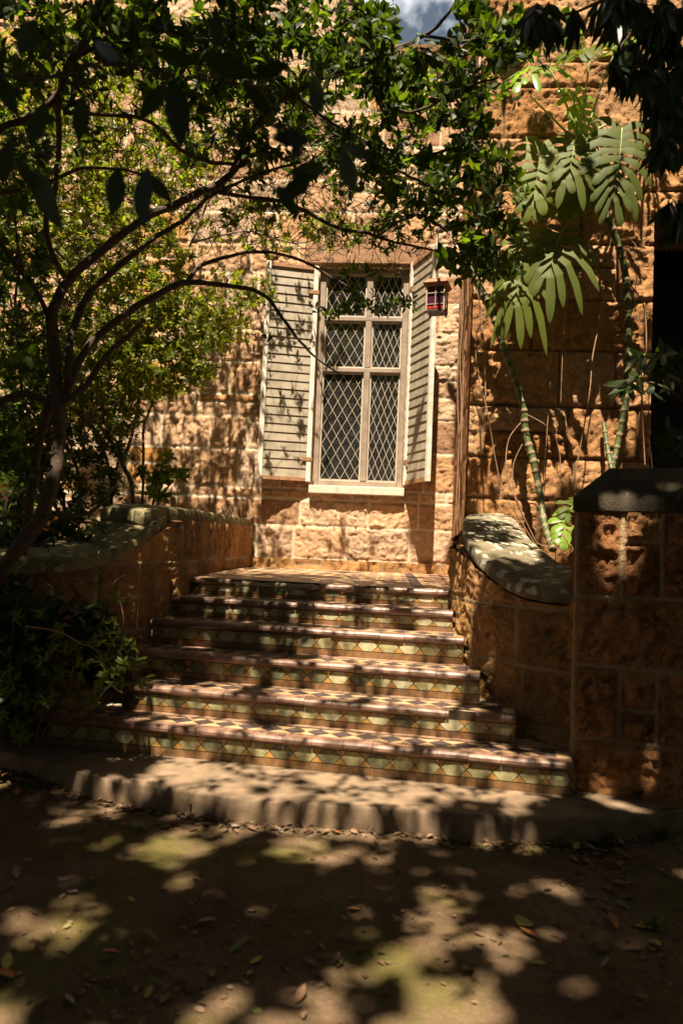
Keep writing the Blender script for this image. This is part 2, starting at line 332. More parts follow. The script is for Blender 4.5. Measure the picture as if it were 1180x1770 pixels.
# ------------------------------------------------------------------ stone wall generator
def layout(z0, z1, umax, hs, ws, seed, courses=None, split=.25):
    r = random.Random(seed); zs = [z0]
    if courses: zs = sorted(courses)
    while zs[-1] < z1: zs.append(zs[-1] + r.uniform(*hs))
    rows = []
    for i in range(len(zs) - 1):
        x = -r.uniform(0, ws[1]); b = [x]
        while x < umax + .5: x += r.uniform(*ws); b.append(x)
        sp = [[r.random() < split and zs[i + 1] - zs[i] > .2, r.uniform(.38, .62), r.random(), r.random()] for _ in b]
        rows.append((np.array(b), np.array(sp, float)))
    return np.array(zs), rows
def stone_wall(name, path, zbot, ztop, lay, mat, parent, side=1, res=.02, rough=.028, holes=(), thick=.25, joint=.009, wob=.012, seed=3, zcut=None, core=True, edge=.03, flush=0.0, ribbon=True, kind_smooth=True):
    P = np.array([(p[0], p[1]) for p in path], float)
    seg = np.hypot(*(P[1:] - P[:-1]).T); cum = np.r_[0, np.cumsum(seg)]; Lt = cum[-1]
    nu = max(2, int(Lt / res)); U = np.linspace(0, Lt, nu + 1)
    X = np.interp(U, cum, P[:, 0]); Y = np.interp(U, cum, P[:, 1])
    T = np.stack([np.gradient(X, U), np.gradient(Y, U)], 1); T /= np.linalg.norm(T, axis=1)[:, None]
    NX, NY = T[:, 1] * side, -T[:, 0] * side
    zt = np.interp(U, cum, ztop) if hasattr(ztop, '__len__') else np.full(nu + 1, ztop)
    nv = max(2, int((zt.max() - zbot) / res)); Vf = np.linspace(0, 1, nv + 1)
    u = np.repeat(U[:, None], nv + 1, 1); z = zbot + Vf[None, :] * (zt[:, None] - zbot)
    uw = u + (fbm(u * 6, z * 6, 0, seed) - .5) * wob * 1.6; zw = z + (fbm(u * 6, z * 6, 9, seed + 5) - .5) * wob * 1.6
    zs, rows = lay; ci = np.clip(np.searchsorted(zs, zw) - 1, 0, len(rows) - 1)
    e = np.full(u.shape, 9.0); blk = np.zeros(u.shape)
    for i, (b, sp) in enumerate(rows):
        mk = ci == i
        if not mk.any(): continue
        uu, zz = uw[mk], zw[mk]; j = np.clip(np.searchsorted(b, uu) - 1, 0, len(b) - 2)
        d = np.minimum(uu - b[j], b[j + 1] - uu); dz = np.minimum(zz - zs[i], zs[i + 1] - zz)
        spl = sp[j, 0] > .5; zm = zs[i] + sp[j, 1] * (zs[i + 1] - zs[i])
        dz = np.where(spl, np.minimum(dz, np.abs(zz - zm)), dz)
        e[mk] = np.minimum(d, dz); blk[mk] = np.where(spl & (zz > zm), sp[j, 3], sp[j, 2])
    mort = 1 - sst(joint * .7, joint * 1.3, e)
    ca, sa = np.cos(blk * 40), np.sin(blk * 40); ur, zr_ = (u * ca + z * sa), (z * ca - u * sa)
    wx = (fbm(ur * 9, zr_ * 9, blk * 37, seed + 1, 3) - .5) * .10; wy = (fbm(ur * 9, zr_ * 9, blk * 37 + 5, seed + 2, 3) - .5) * .10
    U1, Z1 = ur + wx, zr_ + wy
    n1 = fbm(U1 * 5, Z1 * 8, blk * 37, seed, 3)
    def ridg(f, k): return 1 - np.abs(2 * fbm(U1 * f, Z1 * f * 1.7, blk * 23 + k, seed + 7 + k, 4) - 1)
    rid = ridg(7, 0); rid2 = ridg(19, 3); n2 = fbm(u * 34 + wx * 30, z * 34 + wy * 30, blk * 11, seed + 2, 4)
    stepn = n1 * 5; stepn = (np.floor(stepn) + sst(.35, .65, stepn - np.floor(stepn))) / 5
    fa = facets(U1 * 11 + wx * 8, Z1 * 15 + wy * 8, seed + 40, blk); fb = facets(U1 * 27 + wy * 20, Z1 * 34 + wx * 20, seed + 60, blk)
    fac = sst(joint, joint + edge, e)
    amp = .45 + .95 * vn(blk * 97, blk * 31)
    h = sst(joint * .9, joint * 1.5, e) * .010 + fac * rough * amp * (.40 + .9 * (n1 - .5) + .65 * fa + .45 * fb + .35 * (rid2 - .7) + .6 * (n2 - .5))
    if ribbon: h = h + mort * .006
    h = h + mort * flush
    if zcut is not None: pass
    V = np.stack([X[:, None] + NX[:, None] * h, Y[:, None] + NY[:, None] * h, z], 2)
    I = np.arange((nu + 1) * (nv + 1)).reshape(nu + 1, nv + 1)
    Q = np.stack([I[:-1, :-1], I[1:, :-1], I[1:, 1:], I[:-1, 1:]], 2)
    if side < 0: Q = Q[..., ::-1]
    uc = (u[:-1, :-1] + u[1:, 1:]) / 2; zc = (z[:-1, :-1] + z[1:, 1:]) / 2; keep = np.ones(uc.shape, bool)
    for (a0, a1, b0, b1) in holes: keep &= ~((uc > a0) & (uc < a1) & (zc > b0) & (zc < b1))
    o = quads_mesh(name, V.reshape(-1, 3), Q[keep], mat, parent, True, {'blk': blk, 'mort': mort})
    if core:
        mb = MB(); PP = [Vector((x, y)) for x, y in zip(np.interp(np.linspace(0, Lt, 24), U, X), np.interp(np.linspace(0, Lt, 24), U, Y))]
        nn = [Vector((np.interp(t, U, NX), np.interp(t, U, NY))) for t in np.linspace(0, Lt, 24)]
        tt = np.interp(np.linspace(0, Lt, 24), U, zt)
        for k in range(23):
            a, b_ = PP[k] - nn[k] * .012, PP[k + 1] - nn[k + 1] * .012; c_, d_ = PP[k + 1] - nn[k + 1] * thick, PP[k] - nn[k] * thick
            q = [a, b_, c_, d_] if side > 0 else [d_, c_, b_, a]
            zz = [tt[k], tt[k + 1], tt[k + 1], tt[k]] if side > 0 else [tt[k], tt[k + 1], tt[k + 1], tt[k]]
            mb.hexa([(p.x, p.y, zbot) for p in q] + [(p.x, p.y, z_ - .004) for p, z_ in zip(q, zz)])
        c = mb.build(name, mat, None); 
        # join the core into the wall mesh
        me = o.data; v0 = len(me.vertices)
        bpy.ops.object.select_all(action='DESELECT'); o.select_set(True); c.select_set(True); bpy.context.view_layer.objects.active = o
        bpy.ops.object.join()
    return o
# ================================================================== GROUND
def ground():
    xs = np.r_[-60, -30, -15, -8, np.arange(-5, 5, .035), 8, 15, 30, 60]
    ys = np.r_[-60, -30, -16, -11, np.arange(-8, -2.6, .035), -1, 4, 12, 30, 60]
    X, Y = np.meshgrid(xs, ys, indexing='ij')
    inn = sst(7, 4.5, np.abs(X)) * sst(-10, -8, Y) * sst(-1, -2.7, Y)
    h = (fbm(X * 1.3, Y * 1.3, 0, 1) - .5) * .05 + (fbm(X * 7, Y * 7, 0, 2) - .5) * .022 + (fbm(X * 30, Y * 30, 0, 4, 3) - .5) * .008
    Z = h * inn
    pr = atz(1170, 1410, 0); Z += .07 * np.exp(-(((X - pr.x - .15) / .35) ** 2 + ((Y - pr.y - .1) / .3) ** 2))
    pl = atz(30, 1330, 0); Z += .03 * np.exp(-(((X - pl.x + .1) / .35) ** 2 + ((Y - pl.y) / .35) ** 2))
    I = np.arange(X.size).reshape(X.shape)
    Q = np.stack([I[:-1, :-1], I[1:, :-1], I[1:, 1:], I[:-1, 1:]], 2).reshape(-1, 4)
    o = quads_mesh('ground', np.stack([X, Y, Z], 2).reshape(-1, 3), Q, M_ground, None, True); o['kind'] = 'structure'; return o
ground()
# ================================================================== HOUSE
Xs = aty(786, 800, 0).x                         # corner where the wing side starts
lo, hi = -3.0, 0.0
for _ in range(40):                             # wing front plane so that the corner falls on its photo column
    mid = (lo + hi) / 2; d = (Vector((Xs, mid, 1.2)) - CAM)
    v = CM.transposed() @ Vector((Xs, mid, 2.2)) - CM.transposed() @ CAM
    px = PW / 2 + F * v.x / -v.z
    if px > 809: lo = mid
    else: hi = mid
Yw = (lo + hi) / 2
zf = lambda px, py, y=0.0: aty(px, py, y).z
house = empty('sandstone_house', (0, 0, 0), 'old sandstone house with a shuttered leaded window and a projecting wing', 'house')
WXl, WXr = aty(546, 650, 0).x, aty(702, 650, 0).x
WZb, WZt = zf(615, 842), zf(632, 463)
ux = lambda x: x + 6.0
lc = sorted([.5, zf(600, 968), zf(600, 912), zf(600, 866), zf(600, 848), zf(390, 775), zf(390, 718), zf(390, 680), zf(390, 625), zf(390, 570), zf(390, 520), zf(390, 470), zf(390, 420)])
# the facade rises in a gable to the left; the eaves are low beside the wing
zr = aty(760, 100, 0).z
gx0 = aty(655, 100, 0).x
stone_wall('facade_wall', [(-6, 0), (gx0 - .7, 0), (gx0, 0), (Xs + .15, 0)], .5, [zr + 1.5, zr + 1.5, zr + .03, zr], layout(.5, 9, Xs + 6, (.26, .42), (.3, .78), 5, lc, .1), M_fac, house, 1, .016, .019,
           [(ux(WXl), ux(WXr), WZb, WZt)], seed=4, core=False, wob=.006, joint=.0115, flush=.004, edge=.014)
zc = sorted([.0, .6] + [1.2 + (955 - y) * 6.6 / 1250 for y in (862, 790, 700, 603, 513, 415, 320, 225, 133, 40)])
zc[0] = 0.0
DX0 = aty(1123, 600, Yw).x - Xs; DZt = zf(1123, 385, Yw)
stone_wall('wing_side_wall', [(Xs, .3), (Xs, Yw - .012)], .5, 8.5, layout(0, 9, 2, (.3, .48), (2, 3), 8, zc, .0), M_wing, house, 1, .03, .008, seed=8, core=False, joint=.006)
stone_wall('wing_wall', [(Xs, Yw), (Xs + 5, Yw)], 0, 8.5, layout(0, 9, 5, (.45, .5), (.5, 1.05), 21, zc, .12), M_wing, house, 1, .018, .030,
           [(DX0, DX0 + 1.3, .4, DZt)], seed=12, core=False, joint=.011, flush=-.006, edge=.02, wob=.008)
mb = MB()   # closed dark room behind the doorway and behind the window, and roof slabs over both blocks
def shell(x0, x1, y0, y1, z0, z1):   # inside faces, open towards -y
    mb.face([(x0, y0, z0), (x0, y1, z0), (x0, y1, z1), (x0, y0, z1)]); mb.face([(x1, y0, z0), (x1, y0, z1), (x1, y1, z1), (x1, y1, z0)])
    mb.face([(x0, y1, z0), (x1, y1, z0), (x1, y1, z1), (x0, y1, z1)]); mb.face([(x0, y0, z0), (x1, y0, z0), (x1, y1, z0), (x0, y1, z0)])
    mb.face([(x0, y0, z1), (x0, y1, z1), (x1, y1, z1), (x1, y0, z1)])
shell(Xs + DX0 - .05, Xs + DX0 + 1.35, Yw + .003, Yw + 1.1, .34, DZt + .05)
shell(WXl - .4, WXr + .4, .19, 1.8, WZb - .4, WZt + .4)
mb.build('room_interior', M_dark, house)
mb = MB()
mb.box((Xs + DX0 + .65, Yw + 1.0, (DZt + .4) / 2), (.62, .03, (DZt - .4) / 2 - .03))
for k in (-1, 1):
    for j in range(3): mb.box((Xs + DX0 + .65 + k * .29, Yw + .965, .75 + j * 1.1), (.22, .012, .42))
dr = mb.build('door', M_door, house, bevel=.006)
mb = MB(); mb.box((Xs + DX0 + .65, Yw + .10, DZt - .10), (.69, .03, .11)); mb.build('door_head_board', simple('dark_red_timber', (.16, .03, .02), .6, .3, 10, .2), house)
# coping of the gable and eaves gutter
mb = MB(); pts = [(-6, zr + 1.5), (gx0 - .7, zr + 1.5), (gx0, zr + .03), (Xs - .002, zr)]
for a, b_ in zip(pts[:-1], pts[1:]):
    mb.hexa([(a[0], -.09, a[1] + .002), (b_[0], -.09, b_[1] + .002), (b_[0], .4, b_[1] + .002), (a[0], .4, a[1] + .002), (a[0], -.09, a[1] + .08), (b_[0], -.09, b_[1] + .08), (b_[0], .4, b_[1] + .08), (a[0], .4, a[1] + .08)])
mb.build('gable_coping', M_para, house)
# plinth
stone_wall('plinth_course', [(-2.2, -.13), (Xs - .01, -.13)], .7, zf(600, 969, -.13), layout(.7, 2, 4, (.5, .6), (.25, .8), 31), M_para, house, 1, .02, .03, seed=14, thick=.15)
# window -------------------------------------------------------------
YF = .07
win = empty('window', ((WXl + WXr) / 2, YF, WZb)); attach(win, house)
mb = MB()
# reveals
for x, s in ((WXl, 1), (WXr, -1)): mb.box((x - s * .02, .09, (WZb + WZt) / 2), (.022, .10, (WZt - WZb) / 2 + .02))
mb.box(((WXl + WXr) / 2, .09, WZt + .02), ((WXr - WXl) / 2 - .003, .10, .022))
mb.build('surround', M_trim, win, bevel=.004)
mb = MB(); mb.box(((WXl + WXr) / 2, -.02, WZt + .15), ((WXr - WXl) / 2 + .16, .028, .12)); mb.build('lintel', M_fac, win, bevel=.008)
mb = MB(); mb.box(((WXl + WXr) / 2 - .0, .03, WZb - .045), ((WXr - WXl) / 2 + .02, .13, .045)); mb.build('sill', M_sill, win, bevel=.008)
x0, x1 = WXl + .004, WXr - .004; xm = aty(632, 700, YF).x
zT1, zT2 = zf(630, 553, YF), zf(625, 641, YF)
mb = MB(); fw = .032
for x in (x0 + fw, x1 - fw): mb.box((x, YF, (WZb + WZt) / 2), (fw, .035, (WZt - WZb) / 2 - .002))
for z, h in ((WZb + .036, .034), (WZt - .03, .028)): mb.box(((x0 + x1) / 2, YF, z), ((x1 - x0) / 2 - 2 * fw - .001, .034, h))
for z, h in ((zT1, .026), (zT2, .026)): mb.box(((x0 + x1) / 2, YF - .004, z), ((x1 - x0) / 2 - 2 * fw - .001, .036, h))
zz = [WZb + .071, zT2 - .027, zT2 + .027, zT1 - .027, zT1 + .027, WZt - .059]
for a, b_ in zip(zz[::2], zz[1::2]): mb.box((xm, YF - .006, (a + b_) / 2), (.034, .034, (b_ - a) / 2))
mb.build('window_frame', M_frame, win, bevel=.006)
for a, b_ in zip(zz[::2], zz[1::2]):
    for (l, r) in ((x0 + 2 * fw + .001, xm - .035), (xm + .035, x1 - 2 * fw - .001)):
        g = MB(); g.box(((l + r) / 2, YF + .012, (a + b_) / 2), ((r - l) / 2, .003, (b_ - a) / 2)); gp = g.build('glass_pane', M_glass, win)
        g = MB(); e = .016   # thin sash
        for x in (l + e / 2, r - e / 2): g.box((x, YF - .002, (a + b_) / 2), (e / 2, .008, (b_ - a) / 2))
        for z in (a + e / 2, b_ - e / 2): g.box(((l + r) / 2, YF - .002, z), ((r - l) / 2 - e, .008, e / 2))
        l2, r2, a2, b2 = l + e, r - e, a + e, b_ - e; wd, hd = (r2 - l2) / 3.9, .196
        for s in (1, -1):
            for k in range(-30, 40):
                xa = l2 + k * wd; p = []
                # line x = xa + s*(z-a2)*wd/hd, clipped
                za = a2; 
                t0, t1 = 0.0, b2 - a2; sl_ = s * wd / hd
                tl, tr = (l2 - xa) / sl_, (r2 - xa) / sl_
                t0 = max(t0, min(tl, tr)); t1 = min(t1, max(tl, tr))
                if t1 - t0 < .01: continue
                A = Vector((xa + sl_ * t0, YF + .006 - (s > 0) * .0015, a2 + t0)); B = Vector((xa + sl_ * t1, A.y, a2 + t1))
                dz = (B - A).normalized(); g.box((A + B) / 2, (.0023, .003, (B - A).length / 2), (Vector((0, 1, 0)).cross(dz), Vector((0, 1, 0)), dz))
        g.build('lead_lattice', M_lead, gp)
mb = MB(); mb.box(((WXl + WXr) / 2, .6, (WZb + zT2) / 2), (.55, .01, .8)); mb.build('curtain', simple('grey_net_curtain', (.10, .09, .08), .9, .3, 4, 0), win)
# shutters -----------------------------------------------------------
def shutter(hx, hy, ang, label, Lp, zb, zt):
    t = empty('shutter', (hx, hy, zb)); attach(t, house); t['label'] = label
    X = Vector((math.cos(ang), math.sin(ang), 0)); Y = Vector((-X.y, X.x, 0)); 
    if Y.y > 0: Y = -Y
    Z = Vector((0, 0, 1)); O = Vector((hx, hy, 0))
    mb = MB(); sw = .026
    for c in (sw, Lp - sw):
        mb = MB(); mb.box(O + X * c + Z * (zb + zt) / 2, (sw, .022, (zt - zb) / 2), (X, Y, Z)); mb.build('stile', M_white, t, bevel=.004)
    for z in (zb + .022, zt - .03):
        mb = MB(); mb.box(O + X * Lp / 2 + Z * z, (Lp / 2 - 2 * sw - .001, .02, .022), (X, Y, Z)); mb.build('rail', M_rust, t, bevel=.003)
    mb = MB(); n = 24; hh = (zt - zb - .1) / n
    for k in range(n):
        z = zb + .05 + hh * (k + .5); a = R(5.5 + random.uniform(-.8, .8)); dz = random.uniform(-.002, .002)
        Zs = Z * math.cos(a) - Y * math.sin(a); Ys = Y * math.cos(a) + Z * math.sin(a)
        Xk = (X + Z * random.uniform(-.006, .006)).normalized()
        mb.box(O + X * Lp / 2 + Z * (z + dz), (Lp / 2 - 2 * sw - .002, .005, hh * .56), (Xk, Ys, Zs))
    mb.build('louvres', M_slat, t, bevel=.002)
    for z in (zb + .25, zt - .3):
        mb = MB(); mb.box(O + X * .05 + Y * .024 + Z * z, (.06, .003, .02), (X, Y, Z)); mb.build('hinge', M_rust, t)
szb, szt = zf(500, 831, -.1), zf(510, 458, -.1)
shutter(WXl - .012, -.055, math.pi + R(15), 'weathered louvred shutter folded back against the stone', .585, szb, szt)
shutter(WXr + .02, -.05, -R(66), 'louvred shutter standing out from the wall beside the hanging lantern', .585, szb, szt + .05)
# ================================================================== STAIRCASE
ST = empty('tiled_staircase', atz(600, 1329, .1), 'flight of garden steps faced with patterned ochre and sage tiles', 'steps')
SU = (RGT * math.cos(R(11)) - FWD * math.sin(R(11))).normalized(); SN = Vector((SU.y, -SU.x, 0))   # SN faces the camera
if SN.dot(FWD) > 0: SN = -SN
sd = [3.58, 3.83, 4.09, 4.36, 4.62, 4.90]
sz = [.10, .255, .394, .546, .701, .830, .945]
sl_px = [(36, 999), (225, 899), (238, 836), (255, 806), (290, 786), (322, 789)]
ctr = [Vector((p.x, p.y, 0)) for p in [W(600, 950, d) for d in sd]]
ends = []
for c, (l, r) in zip(ctr, sl_px):
    a, b_ = online(l, c, SU), online(r, c, SU); ends.append((Vector((a.x, a.y, 0)), Vector((b_.x, b_.y, 0))))
def tile_band_nosing(mb, A, L, z, skip=(), seed=0, wobb=.0016):
    r = random.Random(seed); prof = [(-.05, 0), (.004, 0), (.014, -.004), (.021, -.014), (.022, -.028), (.015, -.04), (0, -.045), (-.03, -.045)]
    t = 0; k = 0
    while t < L - .01:
        w_ = min(r.uniform(.145, .155), L - t); dz = r.uniform(-wobb, wobb); dn = r.uniform(-wobb, wobb)
        if not any(a < t + w_ / 2 < b_ for a, b_ in skip):
            g = .0012; P = []
            chip = r.random() < .12
            for (o_, h_) in prof:
                for tt in (t + g, t + w_ - g):
                    q = A + SU * tt + SN * (o_ + dn - (.008 if chip and tt > t + .05 and o_ > 0 else 0)); P.append((q.x, q.y, z + h_ + dz))
            b = len(mb.v); mb.v += P; n = len(prof)
            for i in range(n - 1): mb.f.append((b + 2 * i, b + 2 * i + 2, b + 2 * i + 3, b + 2 * i + 1)[::-1]); mb.m.append(0)
            mb.f.append(tuple(b + 2 * i for i in range(n))); mb.m.append(0); mb.f.append(tuple(b + 2 * i + 1 for i in range(n))[::-1]); mb.m.append(0)
        t += w_; k += 1
def riser_tiles(mb, A, L, z0, z1, seed, per=.122):
    r = random.Random(seed); h = z1 - .047 - z0; zb = z0 + h * .37; zh = zb + (z1 - .047 - zb); eps = .0022
    def q(t, z, e=eps): p = A + SU * t + SN * e; return (p.x, p.y, z)
    mb.face([q(0, z0, .0), q(L, z0, .0), q(L, z1, .0), q(0, z1, .0)], 0)
    t = 0
    while t < L:
        w_ = min(.15, L - t); e = eps + r.uniform(0, .0015)
        if w_ > .01: mb.face([q(t + .001, z0 + .001, e), q(t + w_ - .001, z0 + .001, e), q(t + w_ - .001, zb - .003, e), q(t + .001, zb - .003, e)], 5)
        t += w_
    n = max(1, round(L / per)); p = L / n; hm = (zb + zh) / 2; g = .0028; c = p * .27
    za, zc_ = zb + g * .4, zh - g * .3
    for k in range(n):
        a = k * p; e = eps + r.uniform(0, .002); m = 1 if r.random() < .62 else (2 if r.random() < .55 else 3)
        j = lambda: r.uniform(-.001, .001)
        mb.face([q(a + g + j(), hm, e), q(a + c + j(), za, e), q(a + p - c + j(), za, e), q(a + p - g + j(), hm, e), q(a + p - c + j(), zc_, e), q(a + c + j(), zc_, e)], m)
    for k in range(n + 1):
        a = k * p
        for s in (1, -1):
            zt_, zm_ = (zc_, hm + g * 1.1) if s > 0 else (za, hm - g * 1.1)
            e = eps + r.uniform(0, .001); x0_, x1_ = a - c + g, a + c - g; 
            if k == 0: pts = [q(0, zt_, e), q(x1_, zt_, e), q(a + .001, zm_, e)]
            elif k == n: pts = [q(x0_, zt_, e), q(a, zt_, e), q(a, zm_, e)]
            else: pts = [q(x0_, zt_, e), q(x1_, zt_, e), q(a, zm_, e)]
            mb.face(pts if s < 0 else pts[::-1], 4)
def tread_tiles(mb, A, L, z, dep, seed, endw=.12):
    r = random.Random(seed)
    def q(t, b, e=.0022): p = A + SU * t - SN * b; return (p.x, p.y, z + e)
    def quad(t0, t1, b0, b1, m, e=.0022): mb.face([q(t0, b0, e), q(t1, b0, e), q(t1, b1, e), q(t0, b1, e)], m)
    quad(0, L, .03, dep, 0, .0)
    b0, b1 = .054, .054 + min(.125, dep - .1); Le = L - endw - .06; per = .122; n = max(1, int(Le / per)); p = Le / n; bm = (b0 + b1) / 2; g = .0012
    for k in range(n):
        a = k * p; e = .0022 + r.uniform(0, .001)
        mb.face([q(a + g, bm, e), q(a + p / 2, b0 + g, e), q(a + p - g, bm, e), q(a + p / 2, b1 - g, e)], 2)
        mb.face([q(a + p / 2 + g, b0, e), q(a + 1.5 * p - g, b0, e), q(a + p, bm - g, e)], 1)
        mb.face([q(a + p, bm + g, e), q(a + 1.5 * p - g, b1, e), q(a + p / 2 + g, b1, e)], 1)
    mb.face([q(0, b0), q(p / 2 - g, b0), q(0, bm - g)], 1); mb.face([q(0, bm + g), q(p / 2 - g, b1), q(0, b1)], 1)
    quad(Le + p / 2 + .002, Le + p / 2 + .05, b0, b1, 2, .003); quad(Le + p / 2 + .052, L, b0, b1, 1)
    t = 0
    while t < L:
        w_ = min(.15, L - t)
        if w_ > .01:
            quad(t + .001, t + w_ - .001, b1 + .003, b1 + .016, 2)
            quad(t + .001, t + w_ - .001, b1 + .019, dep, 3, .0022 + r.uniform(0, .001))
        t += w_
lab = ['bottom', 'second', 'third', 'fourth', 'fifth', 'top']
for i in range(6):
    A, B = ends[i]; L = (B - A).length; z0, z1 = sz[i], sz[i + 1]
    dep = ((ctr[i + 1] - ctr[i]).dot(-SN) if i < 5 else .2)
    st = MB(); back = dep + .12 if i < 5 else .3
    P = [A + SN * -.006, B + SN * -.006, B - SN * back, A - SN * back]
    st.prism([(p.x, p.y) for p in P], z0 - .06, z1 - .004)
    so_ = st.build('step', M_mort, ST)
    mb = MB(); riser_tiles(mb, A, L, z0 + .001, z1, 40 + i); mb.build('riser_tiles', [M_gr] + M_tg + [M_ty, M_tb], so_)
    mb = MB(); skip = [(.35, .98), (1.3, 1.44)] if i == 5 else ([(L - .33, L - .2)] if i == 1 else ())
    cuts = [0] + [v for ab in skip for v in ab] + [L]
    for k_ in range(0, len(cuts), 2):
        if cuts[k_ + 1] - cuts[k_] > .05:
            mb = MB(); tile_band_nosing(mb, A + SU * cuts[k_], cuts[k_ + 1] - cuts[k_], z1, (), 70 + i + k_, .0022 if i in (1, 5) else .0015); mb.build('bullnose_edge', M_nose, so_, smooth=False)
    if i < 5:
        mb = MB(); tread_tiles(mb, A, L, z1 - .003, dep + .01, 90 + i); mb.build('tread_tiles', [M_gr, M_cream, M_blk, M_pink], so_)
# landing
A, B = ends[5]; L = (B - A).length
mb = MB(); zL = sz[6]
fl = [A - SN * .02, B - SN * .02, Vector((Xs + .02, Yw, 0)), Vector((Xs + .02, -.02, 0)), Vector((A.x - .2, -.02, 0))]
mb.prism([(p.x, p.y) for p in fl], .6, zL - .005)
land = mb.build('landing', M_gr, ST)
mb = MB()
def fy(x):   # y on the front line
    return A.y + (x - A.x) * SU.y / SU.x
x = A.x - .05; k = 0
xr = B.x - .36
while x < xr:
    w_ = .076; off = -.02
    y0_, y1_ = fy(x) + .056, fy(x + w_) + .056; y = min(y0_, y1_)
    n = 14; ys_ = [y + (-.14 - y) * j / n for j in range(n + 1)]
    for j in range(n):
        a0 = y0_ if j == 0 else ys_[j]; a1 = y1_ if j == 0 else ys_[j]; e = random.uniform(0, .0015)
        if ys_[j + 1] > a0:
            mb.face([(x + .0008, a0, zL - .002 + e), (x + w_ - .0008, a1, zL - .002 + e), (x + w_ - .0008, ys_[j + 1] - .001, zL - .002 + e), (x + .0008, ys_[j + 1] - .001, zL - .002 + e)], k % 2)
    x += w_; k += 1
for (a, b_, m) in ((0, .05, 1), (.052, .13, 2), (.132, .19, 0), (.192, .62, 1)):
    xa, xb = x + a, x + b_
    y0_, y1_ = fy(xa) + .056, fy(xb) + .056; n = 10
    for j in range(n):
        f0, f1 = j / n, (j + 1) / n
        mb.face([(xa + .001, y0_ + (-.14 - y0_) * f0 + .001, zL - .002), (xb - .001, y1_ + (-.14 - y1_) * f0 + .001, zL - .002), (xb - .001, y1_ + (-.14 - y1_) * f1, zL - .002), (xa + .001, y0_ + (-.14 - y0_) * f1, zL - .002)], m)
mb.build('landing_tiles', [M_cream, M_pink, M_blk], land)
# rough mortar where the bullnose has broken away
V = []; nn_ = 90; prof = [(-.05, -.006), (-.01, -.008), (.004, -.012), (.008, -.03), (-.004, -.05)]
T_ = np.linspace(.3, 1.5, nn_)
for i_, t in enumerate(T_):
    for (o_, h_) in prof:
        q = A + SU * t + SN * (o_ + .012 * (float(vn(t * 25, o_ * 40)) - .5)); V.append((q.x, q.y, zL + h_ + .012 * (float(vn(t * 30, o_ * 60, 5)) - .5)))
I = np.arange(len(V)).reshape(nn_, 5); Q = np.stack([I[:-1, :-1], I[1:, :-1], I[1:, 1:], I[:-1, 1:]], 2).reshape(-1, 4)[:, ::-1]
quads_mesh('broken_mortar_edge', V, Q, M_mort, land, True)
# bottom concrete slab ------------------------------------------------
def slab():
    fr = [(-70, 1285), (20, 1302), (62, 1312), (110, 1326), (198, 1346), (300, 1363), (422, 1380), (600, 1393), (783, 1405), (900, 1411), (1012, 1413), (1110, 1409), (1185, 1399)]
    f = crom([atz(x, y, .1) for x, y in fr], 150)
    a, b_ = ends[0][0] - SN * .25 - SU * .6, ends[0][1] - SN * .18 + SU * .55
    n = 150; bk = np.array([list(a.lerp(b_, t / (n - 1))) for t in range(n)]); bk[:, 2] = .1
    rows = []
    cen = np.array([0, -4.0, 0.])
    out = f - bk; out[:, 2] = 0; out /= np.linalg.norm(out, axis=1)[:, None]
    s = np.arange(n)
    rows.append(bk); 
    for t in np.linspace(.1, .9, 9): rows.append(bk * (1 - t) + f * t)
    rows.append(f + out * -.03); rows.append(f + out * -.012)
    for (o_, z) in ((-.006, 0), (0, -.004), (.003, -.012), (.004, -.05), (.004, -.1), (.0, -.16)):
        r = f + out * o_; r[:, 2] += z; rows.append(r)
    G = np.array(rows)
    wv = (fbm(G[..., 0] * 5, G[..., 1] * 5, G[..., 2] * 5, 3) - .5) * .010
    chip = np.clip(fbm(G[..., 0] * 14, G[..., 1] * 14, 2, 9) - .62, 0, 1) * .12
    for k in range(12, G.shape[0]): G[k, :, :2] += (out * (wv[k] * 1.2)[:, None])[:, :2]
    G[11:14, :, 2] -= chip[11:14] * .6; G[..., 2][1:10] += wv[1:10] * .25
    I = np.arange(G.shape[0] * n).reshape(G.shape[0], n); Q = np.stack([I[:-1, :-1], I[1:, :-1], I[1:, 1:], I[:-1, 1:]], 2).reshape(-1, 4)
    o = quads_mesh('concrete_slab_step', G.reshape(-1, 3), Q, M_conc, None, True)
    setp(o, 'long curved concrete slab at the foot of the tiled steps', 'slab step')
slab()
